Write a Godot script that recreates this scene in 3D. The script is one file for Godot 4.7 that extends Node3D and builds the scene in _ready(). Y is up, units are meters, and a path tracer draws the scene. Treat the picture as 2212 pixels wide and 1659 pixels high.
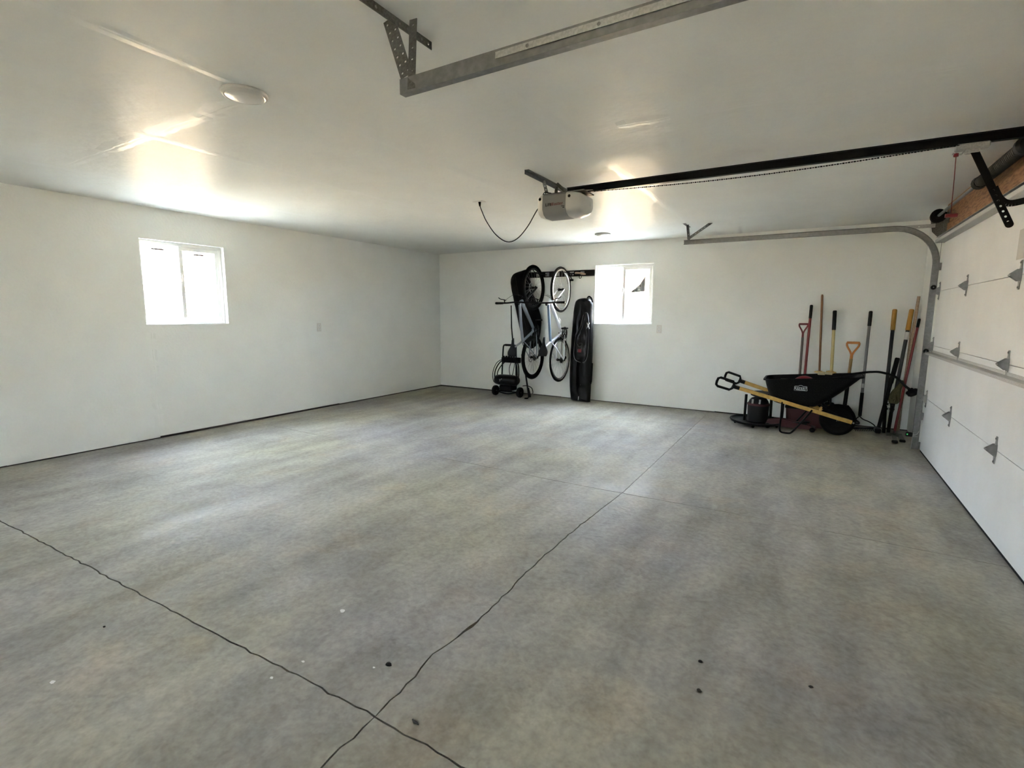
extends Node3D

# ---------------------------------------------------------------- setting of the room (metres)
const W := 7.06      # x of the wall with the overhead door
const D := 12.2      # z of the wall behind the camera
const H := 2.44      # ceiling
const DOOR_Z0 := 1.07
const DOOR_Z1 := 5.97
const DOOR_X := 7.03 # inner face of the overhead door

var M := {}
var used := {}

# ---------------------------------------------------------------- mesh helpers
func mb() -> SurfaceTool:
	var st := SurfaceTool.new()
	st.begin(Mesh.PRIMITIVE_TRIANGLES)
	return st

func tri(st: SurfaceTool, a: Vector3, b: Vector3, c: Vector3, na: Vector3, nb: Vector3, nc: Vector3, ua := Vector2.ZERO, ub := Vector2.ZERO, uc := Vector2.ZERO) -> void:
	var g := (b - a).cross(c - a)
	if g.length_squared() < 1e-16:
		return
	if g.dot(na + nb + nc) > 0.0:     # front faces run clockwise
		st.set_normal(na); st.set_uv(ua); st.add_vertex(a)
		st.set_normal(nc); st.set_uv(uc); st.add_vertex(c)
		st.set_normal(nb); st.set_uv(ub); st.add_vertex(b)
	else:
		st.set_normal(na); st.set_uv(ua); st.add_vertex(a)
		st.set_normal(nb); st.set_uv(ub); st.add_vertex(b)
		st.set_normal(nc); st.set_uv(uc); st.add_vertex(c)

func quad(st: SurfaceTool, a: Vector3, b: Vector3, c: Vector3, d: Vector3, n: Vector3) -> void:
	tri(st, a, b, c, n, n, n, Vector2(0, 0), Vector2(1, 0), Vector2(1, 1))
	tri(st, a, c, d, n, n, n, Vector2(0, 0), Vector2(1, 1), Vector2(0, 1))

# a box with chamfered edges
func bx(st: SurfaceTool, c: Vector3, s: Vector3, bev := 0.0, t := Transform3D()) -> void:
	var h := s * 0.5
	var b: float = minf(bev, minf(h.x, minf(h.y, h.z)) * 0.9)
	if b <= 0.0:
		for ax in 3:
			for sg in [-1.0, 1.0]:
				var n := Vector3.ZERO; n[ax] = sg
				var u := Vector3.ZERO; u[(ax + 1) % 3] = h[(ax + 1) % 3]
				var v := Vector3.ZERO; v[(ax + 2) % 3] = h[(ax + 2) % 3]
				var o := c + n * h[ax]
				quad(st, t * (o - u - v), t * (o + u - v), t * (o + u + v), t * (o - u + v), (t.basis * n).normalized())
		return
	for ax in 3:
		for sg in [-1.0, 1.0]:
			var n := Vector3.ZERO; n[ax] = sg
			var u := Vector3.ZERO; u[(ax + 1) % 3] = h[(ax + 1) % 3] - b
			var v := Vector3.ZERO; v[(ax + 2) % 3] = h[(ax + 2) % 3] - b
			var o := c + n * h[ax]
			quad(st, t * (o - u - v), t * (o + u - v), t * (o + u + v), t * (o - u + v), (t.basis * n).normalized())
	for ax in 3:                        # twelve chamfers
		var a1 := (ax + 1) % 3
		var a2 := (ax + 2) % 3
		for s1 in [-1.0, 1.0]:
			for s2 in [-1.0, 1.0]:
				var l := Vector3.ZERO; l[ax] = h[ax] - b
				var p := Vector3.ZERO; p[a1] = s1 * h[a1]; p[a2] = s2 * (h[a2] - b)
				var q := Vector3.ZERO; q[a1] = s1 * (h[a1] - b); q[a2] = s2 * h[a2]
				var n := Vector3.ZERO; n[a1] = s1; n[a2] = s2
				quad(st, t * (c + p - l), t * (c + p + l), t * (c + q + l), t * (c + q - l), (t.basis * n).normalized())
	for sx in [-1.0, 1.0]:
		for sy in [-1.0, 1.0]:
			for sz in [-1.0, 1.0]:
				var n2 := (t.basis * Vector3(sx, sy, sz)).normalized()
				tri(st, t * (c + Vector3(sx * h.x, sy * (h.y - b), sz * (h.z - b))), t * (c + Vector3(sx * (h.x - b), sy * h.y, sz * (h.z - b))), t * (c + Vector3(sx * (h.x - b), sy * (h.y - b), sz * h.z)), n2, n2, n2)

func span(st: SurfaceTool, a: Vector3, b: Vector3, bev := 0.0) -> void:   # box between two corners
	bx(st, (a + b) * 0.5, (b - a).abs(), bev)

# a beam of rectangular section from a to b; up gives the direction of its height
func beam(st: SurfaceTool, a: Vector3, b: Vector3, wid: float, hei: float, up := Vector3.UP, bev := 0.0) -> void:
	var f := (b - a).normalized()
	var s := f.cross(up).normalized()
	var u := s.cross(f).normalized()
	bx(st, Vector3.ZERO, Vector3(wid, hei, (b - a).length()), bev, Transform3D(Basis(s, u, -f), (a + b) * 0.5))

func frame_of(f: Vector3) -> Basis:
	var up := Vector3.UP if absf(f.y) < 0.95 else Vector3.RIGHT
	var s := f.cross(up).normalized()
	return Basis(s, s.cross(f).normalized(), -f)

# a tube through points; rad is one number or one per point
func tube(st: SurfaceTool, pts: Array, rad, sides := 8, closed := false, caps := true, squash := 1.0) -> void:
	var n := pts.size()
	var prev := Vector3.ZERO
	var rings := []
	var nors := []
	var side := Vector3.ZERO
	for i in n:
		var a: Vector3 = pts[(i - 1 + n) % n] if (closed or i > 0) else pts[i]
		var b: Vector3 = pts[(i + 1) % n] if (closed or i < n - 1) else pts[i]
		var f := (b - a).normalized()
		if side == Vector3.ZERO:
			side = frame_of(f).x
		side = (side - f * side.dot(f)).normalized()
		var u := side.cross(f).normalized()
		var r: float = rad[i] if rad is Array else rad
		var ring := []
		var nor := []
		for k in sides:
			var ang := TAU * k / sides
			var d := side * cos(ang) + u * sin(ang) * squash
			ring.append((pts[i] as Vector3) + d * r)
			nor.append((side * cos(ang) * squash + u * sin(ang)).normalized())
		rings.append(ring); nors.append(nor)
		prev = f
	var last := n if closed else n - 1
	for i in last:
		var j := (i + 1) % n
		for k in sides:
			var m := (k + 1) % sides
			tri(st, rings[i][k], rings[i][m], rings[j][m], nors[i][k], nors[i][m], nors[j][m])
			tri(st, rings[i][k], rings[j][m], rings[j][k], nors[i][k], nors[j][m], nors[j][k])
	if caps and not closed:
		for e in [0, n - 1]:
			var o: Vector3 = pts[e]
			var nn: Vector3 = ((o - (pts[1] as Vector3)) if e == 0 else (o - (pts[n - 2] as Vector3))).normalized()
			for k in sides:
				tri(st, o, rings[e][k], rings[e][(k + 1) % sides], nn, nn, nn)

# a body of revolution about +y of t; profile holds Vector2(radius, height)
func lathe(st: SurfaceTool, prof: Array, segs := 24, t := Transform3D(), arc := TAU) -> void:
	for i in prof.size() - 1:
		var p: Vector2 = prof[i]
		var q: Vector2 = prof[i + 1]
		var e := q - p
		if e.length() < 1e-6:
			continue
		var nn := Vector2(e.y, -e.x).normalized()
		for k in segs:
			var a := arc * k / segs
			var b := arc * (k + 1) / segs
			var d0 := Vector3(cos(a), 0, sin(a))
			var d1 := Vector3(cos(b), 0, sin(b))
			var n0 := (t.basis * (d0 * nn.x + Vector3.UP * nn.y)).normalized()
			var n1 := (t.basis * (d1 * nn.x + Vector3.UP * nn.y)).normalized()
			var v0 := t * (d0 * p.x + Vector3.UP * p.y)
			var v1 := t * (d1 * p.x + Vector3.UP * p.y)
			var v2 := t * (d1 * q.x + Vector3.UP * q.y)
			var v3 := t * (d0 * q.x + Vector3.UP * q.y)
			tri(st, v0, v1, v2, n0, n1, n1)
			tri(st, v0, v2, v3, n0, n1, n0)

# an extruded outline (xy of t), from z = 0 to z = deep, with holes cut by simple outlines
func prism(st: SurfaceTool, poly: PackedVector2Array, deep: float, t := Transform3D()) -> void:
	var idx := Geometry2D.triangulate_polygon(poly)
	var nf := (t.basis * Vector3(0, 0, 1)).normalized()
	for i in range(0, idx.size(), 3):
		var a := poly[idx[i]]
		var b := poly[idx[i + 1]]
		var c := poly[idx[i + 2]]
		tri(st, t * Vector3(a.x, a.y, deep), t * Vector3(b.x, b.y, deep), t * Vector3(c.x, c.y, deep), nf, nf, nf, a, b, c)
		tri(st, t * Vector3(a.x, a.y, 0), t * Vector3(b.x, b.y, 0), t * Vector3(c.x, c.y, 0), -nf, -nf, -nf, a, b, c)
	var cw := Geometry2D.is_polygon_clockwise(poly)
	for i in poly.size():
		var p := poly[i]
		var q := poly[(i + 1) % poly.size()]
		var e := q - p
		var n2 := Vector2(e.y, -e.x).normalized() * (-1.0 if cw else 1.0)
		var n := (t.basis * Vector3(n2.x, n2.y, 0)).normalized()
		quad(st, t * Vector3(p.x, p.y, 0), t * Vector3(q.x, q.y, 0), t * Vector3(q.x, q.y, deep), t * Vector3(p.x, p.y, deep), n)

# skin between closed rings of equal length
func loft(st: SurfaceTool, rings: Array, cap0 := true, cap1 := true) -> void:
	var nr := rings.size()
	var np: int = rings[0].size()
	var nor := []
	var cen := []
	for r in rings:
		var s := Vector3.ZERO
		for p in r: s += p
		cen.append(s / np)
	for i in nr:
		var row := []
		for k in np:
			var dv: Vector3 = rings[mini(i + 1, nr - 1)][k] - rings[maxi(i - 1, 0)][k]
			var du: Vector3 = rings[i][(k + 1) % np] - rings[i][(k - 1 + np) % np]
			var n := du.cross(dv).normalized()
			if n.dot(rings[i][k] - cen[i]) < 0: n = -n
			row.append(n)
		nor.append(row)
	for i in nr - 1:
		for k in np:
			var m := (k + 1) % np
			tri(st, rings[i][k], rings[i][m], rings[i + 1][m], nor[i][k], nor[i][m], nor[i + 1][m])
			tri(st, rings[i][k], rings[i + 1][m], rings[i + 1][k], nor[i][k], nor[i + 1][m], nor[i + 1][k])
	for e in [[cap0, 0, 1], [cap1, nr - 1, nr - 2]]:
		if e[0]:
			var n: Vector3 = (cen[e[1]] - cen[e[2]]).normalized()
			for k in np:
				tri(st, cen[e[1]], rings[e[1]][k], rings[e[1]][(k + 1) % np], n, n, n)

func arc_pts(c: Vector3, u: Vector3, v: Vector3, r: float, a0: float, a1: float, n: int) -> Array:
	var o := []
	for i in n + 1:
		var a := lerpf(a0, a1, float(i) / n)
		o.append(c + u * cos(a) * r + v * sin(a) * r)
	return o

func curve_pts(ctrl: Array, n := 8) -> Array:      # Catmull-Rom through the control points
	var o := []
	for i in ctrl.size() - 1:
		var p0: Vector3 = ctrl[maxi(i - 1, 0)]
		var p1: Vector3 = ctrl[i]
		var p2: Vector3 = ctrl[i + 1]
		var p3: Vector3 = ctrl[mini(i + 2, ctrl.size() - 1)]
		for k in n:
			var t := float(k) / n
			o.append(p1.cubic_interpolate(p2, p0, p3, t))
	o.append(ctrl[-1])
	return o

# ---------------------------------------------------------------- scene tree helpers
func numbered(n: String) -> String:
	if not used.has(n):
		used[n] = 0
		return n
	used[n] += 1
	return "%s_%03d" % [n, used[n]]

func build(st: SurfaceTool, called: String, m: Material, parent: Node3D = null, label := "") -> MeshInstance3D:
	var o := MeshInstance3D.new()
	o.mesh = st.commit()
	o.material_override = m
	if parent == null:
		o.name = numbered(called)
		add_child(o)
	else:
		o.name = called
		parent.add_child(o, true)
	if label: o.set_meta("label", label)
	return o

func put(mesh: Mesh, called: String, m: Material, parent: Node3D, t := Transform3D()) -> MeshInstance3D:
	var o := MeshInstance3D.new()
	o.mesh = mesh
	o.material_override = m
	o.name = called
	o.transform = t
	parent.add_child(o, true)
	return o

func thing(called: String, label: String, category: String, where := Vector3.ZERO, group := "", t := Basis()) -> Node3D:
	var o := Node3D.new()
	o.name = numbered(called)
	add_child(o)
	o.transform = Transform3D(t, where)
	tag(o, label, category, group)
	return o

func tag(o: Node3D, label: String, category: String, group := "") -> void:
	o.set_meta("label", label)
	o.set_meta("category", category)
	if group: o.set_meta("group", group)

func structure(called: String, label := "", category := "") -> Node3D:
	var o := Node3D.new()
	o.name = called
	add_child(o)
	o.set_meta("kind", "structure")
	if label: o.set_meta("label", label)
	if category: o.set_meta("category", category)
	return o

# ---------------------------------------------------------------- materials
func mat(r: float, g: float, b: float, rough := 0.6, metal := 0.0, spec := 0.5) -> StandardMaterial3D:   # linear base colour
	var m := StandardMaterial3D.new()
	m.albedo_color = Color(r, g, b).linear_to_srgb()
	m.roughness = rough
	m.metallic = metal
	m.metallic_specular = spec
	return m

func noise_tex(freq: float, size := 512, normal := false, strength := 4.0, octaves := 4, seed_ := 1, ramp: Gradient = null) -> NoiseTexture2D:
	var n := FastNoiseLite.new()
	n.seed = seed_
	n.noise_type = FastNoiseLite.TYPE_SIMPLEX_SMOOTH
	n.frequency = freq
	n.fractal_octaves = octaves
	var t := NoiseTexture2D.new()
	t.width = size; t.height = size
	t.seamless = true
	t.noise = n
	if normal:
		t.as_normal_map = true
		t.bump_strength = strength
	if ramp: t.color_ramp = ramp
	return t

func grad(cols: Array) -> Gradient:        # [[offset, Color(linear)], ...]
	var g := Gradient.new()
	var off := PackedFloat32Array()
	var cc := PackedColorArray()
	for c in cols:
		off.append(c[0]); cc.append((c[1] as Color).linear_to_srgb())
	g.offsets = off; g.colors = cc
	return g

func worldmap(m: StandardMaterial3D, scale: float) -> StandardMaterial3D:
	m.uv1_triplanar = true
	m.uv1_world_triplanar = true
	m.uv1_scale = Vector3.ONE * scale
	return m

func make_materials() -> void:
	# painted drywall: roller stipple, faint uneven coat
	M.wall = worldmap(mat(1, 1, 1, 0.62), 0.5)
	M.wall.albedo_texture = noise_tex(0.006, 512, false, 1, 5, 11, grad([[0.0, Color(0.80, 0.82, 0.785)], [0.5, Color(0.825, 0.845, 0.81)], [1.0, Color(0.845, 0.865, 0.83)]]))
	M.wall.heightmap_enabled = true
	M.wall.heightmap_scale = 0.08
	M.wall.heightmap_texture = noise_tex(0.12, 512, false, 1, 3, 12)
	M.ceiling = worldmap(mat(1, 1, 1, 0.35, 0.0, 0.058), 0.5)
	M.ceiling.albedo_texture = noise_tex(0.006, 512, false, 1, 5, 21, grad([[0.0, Color(0.795, 0.81, 0.775)], [0.5, Color(0.815, 0.83, 0.795)], [1.0, Color(0.835, 0.85, 0.815)]]))
	M.ceiling.heightmap_enabled = true
	M.ceiling.heightmap_scale = 0.3
	M.ceiling.heightmap_texture = noise_tex(0.02, 512, false, 1, 4, 22)
	M.tape = mat(0.81, 0.825, 0.795, 0.31, 0.0, 0.08)
	M.sill = mat(0.05, 0.04, 0.035, 0.9)
	M.siding = mat(0.32, 0.29, 0.25, 0.8)
	M.vinyl = mat(0.80, 0.80, 0.78, 0.35)
	M.glass = mat(0.9, 0.95, 0.95, 0.02)
	M.glass.transparency = BaseMaterial3D.TRANSPARENCY_ALPHA
	M.glass.albedo_color.a = 0.06
	M.sticker = mat(0.03, 0.03, 0.035, 0.7)
	M.ground = worldmap(mat(1, 1, 1, 0.95), 0.12)
	M.ground.albedo_texture = noise_tex(0.02, 512, false, 1, 5, 31, grad([[0.0, Color(0.34, 0.23, 0.125)], [0.5, Color(0.46, 0.325, 0.185)], [1.0, Color(0.54, 0.39, 0.235)]]))
	M.pennant = mat(0.20, 0.195, 0.20, 0.8)
	M.gravel = worldmap(mat(1, 1, 1, 0.95), 0.9)
	M.gravel.albedo_texture = noise_tex(0.06, 512, false, 1, 5, 33, grad([[0.0, Color(0.17, 0.165, 0.15)], [0.5, Color(0.25, 0.245, 0.22)], [1.0, Color(0.34, 0.33, 0.30)]]))
	M.sage = mat(0.17, 0.185, 0.135, 0.9)
	M.bark = mat(0.12, 0.095, 0.07, 0.9)

func concrete() -> void:
	# one square of 10 m: broad tone patches, trowel streaks, fine grain
	var n := 1600
	var img := func(freq: float, oct: int, sd: int, kind := FastNoiseLite.TYPE_SIMPLEX_SMOOTH) -> PackedByteArray:
		var f := FastNoiseLite.new()
		f.seed = sd; f.noise_type = kind; f.frequency = freq; f.fractal_octaves = oct
		f.domain_warp_enabled = true
		f.domain_warp_amplitude = 60.0; f.domain_warp_frequency = 0.006
		return f.get_image(n, n).get_data()
	var broad: PackedByteArray = img.call(0.0035, 3, 3)
	var hue: PackedByteArray = img.call(0.003, 3, 8)
	var mid: PackedByteArray = img.call(0.022, 5, 5)
	var fine: PackedByteArray = img.call(0.13, 3, 6)
	var rust: PackedByteArray = img.call(0.009, 3, 17)
	var stf := FastNoiseLite.new()
	stf.seed = 9; stf.frequency = 0.02; stf.fractal_octaves = 4
	stf.domain_warp_enabled = true; stf.domain_warp_amplitude = 40.0; stf.domain_warp_frequency = 0.004
	var thin: Image = stf.get_image(n, n / 5)
	thin.resize(n, n, Image.INTERPOLATE_CUBIC)      # stretched: arcs left by the trowel
	var streak := thin.get_data()
	var col := PackedByteArray(); col.resize(n * n * 3)
	var rgh := PackedByteArray(); rgh.resize(n * n)
	for i in n * n:
		var b := broad[i] / 255.0 - 0.5
		var m := mid[i] / 255.0 - 0.5
		var s := streak[i] / 255.0 - 0.5
		var g := fine[i] / 255.0 - 0.5
		var hh := hue[i] / 255.0 - 0.5
		var v := 1.0 + b * 0.34 + m * 0.30 + s * 0.34 + g * 0.26
		var ru := clampf((rust[i] / 255.0 - 0.66) * 5.0, 0.0, 1.0) * 0.025
		var r := 0.648 * sqrt(maxf(v, 0.05)) * (1.0 + hh * 0.05 + ru)
		var gg := 0.635 * sqrt(maxf(v, 0.05)) * (1.0 + hh * 0.04)
		var bb := 0.592 * sqrt(maxf(v, 0.05)) * (1.0 - hh * 0.09 - ru)
		col[i * 3] = clampi(int(r * 255), 0, 255)
		col[i * 3 + 1] = clampi(int(gg * 255), 0, 255)
		col[i * 3 + 2] = clampi(int(bb * 255), 0, 255)
		rgh[i] = clampi(int((0.74 - b * 0.2 - s * 0.12 + m * 0.3) * 255), 60, 255)
	M.concrete = mat(1, 1, 1, 1.0, 0.0, 0.4)
	M.concrete.albedo_texture = ImageTexture.create_from_image(Image.create_from_data(n, n, false, Image.FORMAT_RGB8, col))
	M.concrete.roughness_texture = ImageTexture.create_from_image(Image.create_from_data(n, n, false, Image.FORMAT_L8, rgh))
	M.concrete.heightmap_enabled = true
	M.concrete.heightmap_scale = 0.30
	var hgt := PackedByteArray(); hgt.resize(n * n)
	for i in n * n:
		hgt[i] = (mid[i] + fine[i] * 2 + streak[i]) / 4
	M.concrete.heightmap_texture = ImageTexture.create_from_image(Image.create_from_data(n, n, false, Image.FORMAT_L8, hgt))
	# sand grain and small scuffs, finer than the sheet above
	M.concrete.detail_enabled = true
	M.concrete.detail_blend_mode = BaseMaterial3D.BLEND_MODE_MUL
	M.concrete.detail_uv_layer = BaseMaterial3D.DETAIL_UV_2
	M.concrete.uv2_triplanar = true
	M.concrete.uv2_world_triplanar = true
	M.concrete.uv2_scale = Vector3.ONE * 0.62
	M.concrete.detail_albedo = noise_tex(0.035, 1024, false, 1, 6, 61, grad([[0.0, Color(0.76, 0.76, 0.75)], [0.35, Color(0.87, 0.87, 0.865)], [0.6, Color(0.94, 0.94, 0.935)], [1.0, Color(1, 1, 1)]]))

# ---------------------------------------------------------------- the room
func make_floor() -> void:
	var f := structure("floor", "grey concrete floor slabs with cracked joints")
	var rng := RandomNumberGenerator.new(); rng.seed = 5
	# joints: lists of points along the middle of each crack
	var jx := []                                  # runs along z at about x = 4.82
	var fixed := {0.74: 4.831, 3.78: 4.842, 4.6: 4.80, 5.13: 4.795, 5.8: 4.822, 6.05: 4.785, 6.15: 4.815, 6.37: 4.828, 6.6: 4.829}
	var keys := fixed.keys()
	var zs := []
	var z := -0.1
	while z < 12.35:
		zs.append(z); z += 0.045
	for zz in zs:
		var x := 4.83
		for i in keys.size() - 1:
			if zz >= keys[i] and zz <= keys[i + 1]:
				x = lerpf(fixed[keys[i]], fixed[keys[i + 1]], inverse_lerp(keys[i], keys[i + 1], zz))
		jx.append(Vector2(x + rng.randf_range(-0.007, 0.007) * (1.0 if zz > 4.3 else 0.3), zz))
	var cross := func(z0: float, wob: float, xs0: float, xs1: float) -> Array:
		var o := []
		var x := xs0
		while x < xs1 - 0.02:
			o.append(Vector2(x, z0 + rng.randf_range(-wob, wob) + (0.012 * sin(x * 2.3 + z0) if z0 < 6.0 else 0.0)))
			x += 0.045
		o.append(Vector2(xs1, z0))
		return o
	var bands := [-0.12, 1.10, 3.82, 6.372, 12.32]
	# vertices on jx where the cross joints meet
	var xat := func(zq: float) -> float:
		for i in jx.size() - 1:
			if jx[i].y <= zq and jx[i + 1].y >= zq:
				return lerpf(jx[i].x, jx[i + 1].x, inverse_lerp(jx[i].y, jx[i + 1].y, zq))
		return 4.83
	var lines := {}
	for s in [0, 1]:
		for k in [0, 1, 2, 3, 4]:
			var zb: float = bands[k]
			var x0: float = -0.12 if s == 0 else xat.call(zb)
			var x1: float = xat.call(zb) if s == 0 else W + 0.12
			var wob := 0.006
			if k == 2 or k == 1: wob = 0.002
			var arr: Array = cross.call(zb, wob if (k > 0 and k < 4) else 0.0, x0, x1)
			if s == 0: arr[-1] = Vector2(x1, zb)
			arr[0] = Vector2(x0, zb)
			if k == 3 and s == 0:                  # this crack drifts towards the far end
				for i in arr.size():
					arr[i].y = lerpf(6.52, zb, clampf(arr[i].x / 4.8, 0, 1)) + (arr[i].y - zb)
			lines[[s, k]] = arr
	# slabs: between joint k and k + 1 on each side
	for s in [0, 1]:
		for k in 4:
			var poly := PackedVector2Array()
			var gap := [0.0, 0.0014, 0.0018, 0.0028, 0.0]
			var a: Array = lines[[s, k]]
			var b: Array = lines[[s, k + 1]]
			var hx := 0.0030
			for p in a:
				var q: Vector2 = p
				poly.append(Vector2(clampf(q.x, -0.12, 99) + 0.0, q.y + gap[k] + rng.randf_range(0, 0.0014)))
			if s == 0:
				poly[poly.size() - 1].x -= hx * 0.5
			else:
				poly[0].x += hx * 0.5
			var side := []
			for p in jx:
				if p.y > bands[k] + 0.03 and p.y < bands[k + 1] - 0.03:
					side.append(p)
			if s == 0:
				for p in side:
					poly.append(Vector2(p.x - hx * (0.5 if p.y < 4.4 else 0.9) - rng.randf_range(0, 0.0014) - maxf(0.0, 0.012 - absf(p.y - 5.80) * 0.2), p.y))
			var bb := b.duplicate(); bb.reverse()
			for p in bb:
				poly.append(Vector2(p.x, p.y - gap[k + 1] - rng.randf_range(0, 0.0014)))
			var last := poly.size() - 1
			if s == 0:
				poly[last - bb.size() + 1].x -= hx * 0.5
			else:
				poly[last].x += hx * 0.5
				side.reverse()
				for p in side:
					poly.append(Vector2(p.x + hx * (0.4 if p.y < 4.4 else 0.9) + rng.randf_range(0, 0.0014), p.y))
			var st := mb()
			var idx := Geometry2D.triangulate_polygon(poly)
			if idx.is_empty(): print("slab failed ", s, k)
			for i in range(0, idx.size(), 3):
				var p := poly[idx[i]]; var q := poly[idx[i + 1]]; var r := poly[idx[i + 2]]
				tri(st, Vector3(p.x, 0, p.y), Vector3(q.x, 0, q.y), Vector3(r.x, 0, r.y), Vector3.UP, Vector3.UP, Vector3.UP, (p + Vector2.ONE * 0.2) / 10.0, (q + Vector2.ONE * 0.2) / 10.0, (r + Vector2.ONE * 0.2) / 10.0)
			var cw := Geometry2D.is_polygon_clockwise(poly)
			for i in poly.size():
				var p := poly[i]; var q := poly[(i + 1) % poly.size()]
				var e := q - p
				var n2 := Vector2(e.y, -e.x).normalized() * (-1.0 if cw else 1.0)
				quad(st, Vector3(p.x, 0, p.y), Vector3(q.x, 0, q.y), Vector3(q.x, -0.1, q.y), Vector3(p.x, -0.1, p.y), Vector3(n2.x, 0, n2.y))
			build(st, "slab", M.concrete, f)
	var sb := mb()
	span(sb, Vector3(-0.15, -0.2, -0.15), Vector3(W + 0.15, -0.03, D + 0.15))
	build(sb, "subgrade", M.sill, f)

# a wall of drywall sheets on a dark sill; o is its lower left corner seen from inside, r runs right, n points into the room
func make_wall(called: String, o: Vector3, r: Vector3, n: Vector3, length: float, holes: Array, sheets: Array, label := "") -> Node3D:
	var w := structure(called, label)
	var t := Transform3D(Basis(r, Vector3.UP, n), o)
	var st := mb()
	var edges := [-0.149]
	for h in holes:
		edges.append(h.position.x); edges.append(h.end.x)
	edges.append(length + 0.149)
	for i in range(0, edges.size() - 1):
		var a: float = edges[i]
		var b: float = edges[i + 1]
		if b - a < 0.001: continue
		var hole = null
		for h in holes:
			if absf(h.position.x - a) < 0.001: hole = h
		if hole == null:
			bx(st, Vector3((a + b) / 2, (0.05 + H) / 2, -0.075), Vector3(b - a, H - 0.05, 0.15), 0, t)
		else:
			if hole.position.y > 0.06:
				bx(st, Vector3((a + b) / 2, (0.05 + hole.position.y) / 2, -0.075), Vector3(b - a, hole.position.y - 0.05, 0.15), 0, t)
			if hole.end.y < H:
				bx(st, Vector3((a + b) / 2, (hole.end.y + H) / 2, -0.075), Vector3(b - a, H - hole.end.y, 0.15), 0, t)
	for s in sheets:                               # [from, to, gap above the floor]
		bx(st, Vector3((s[0] + s[1]) / 2, (s[2] + 0.05) / 2, -0.006), Vector3(s[1] - s[0], 0.05 - s[2], 0.012), 0, t)
	build(st, "drywall", M.wall, w)
	var sp := mb()
	for i in range(0, edges.size() - 1):
		var a: float = edges[i]
		var b: float = edges[i + 1]
		var low := false
		for h in holes:
			if absf(h.position.x - a) < 0.001 and h.position.y < 0.06: low = true
		if not low:
			bx(sp, Vector3((a + b) / 2, 0.025, -0.084), Vector3(b - a, 0.05, 0.132), 0, t)
	build(sp, "sill_plate", M.sill, w)
	return w

# a low hump of joint compound along a seam
func ridge(parent: Node3D, a: Vector3, b: Vector3, n: Vector3, wid: float, hi: float, m: Material, sd: int, called := "tape_joint") -> void:
	var st := mb()
	var f := (b - a).normalized()
	var s := f.cross(n).normalized()
	var no := FastNoiseLite.new(); no.seed = sd; no.frequency = 1.6; no.fractal_octaves = 3
	var cnt := int((b - a).length() / 0.06) + 1
	var prof := [[-0.5, 0.0], [-0.36, 0.35], [-0.16, 0.8], [-0.02, 1.0], [0.06, 0.72], [0.2, 0.8], [0.38, 0.3], [0.5, 0.0]]
	var rows := []
	for i in cnt + 1:
		var u := float(i) / cnt
		var p := a.lerp(b, u) + s * no.get_noise_1d(u * 7.0) * 0.012
		var hh := hi * clampf(0.75 + no.get_noise_1d(u * 11.0 + 40.0) * 1.3, 0.1, 1.6) * minf(1.0, minf(u, 1.0 - u) * 12.0)
		var ww := wid * (1.0 + 0.4 * no.get_noise_1d(u * 9.0 + 90.0))
		var row := []
		for q in prof:
			row.append(p + s * q[0] * ww + n * (q[1] * hh - 0.0002))
		rows.append(row)
	for i in cnt:
		for k in prof.size() - 1:
			var p0: Vector3 = rows[i][k]; var p1: Vector3 = rows[i][k + 1]
			var p2: Vector3 = rows[i + 1][k + 1]; var p3: Vector3 = rows[i + 1][k]
			var nn := (p1 - p0).cross(p3 - p0).normalized()
			if nn.dot(n) < 0: nn = -nn
			tri(st, p0, p1, p2, nn, nn, nn)
			tri(st, p0, p2, p3, nn, nn, nn)
	build(st, called, m, parent)

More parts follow.
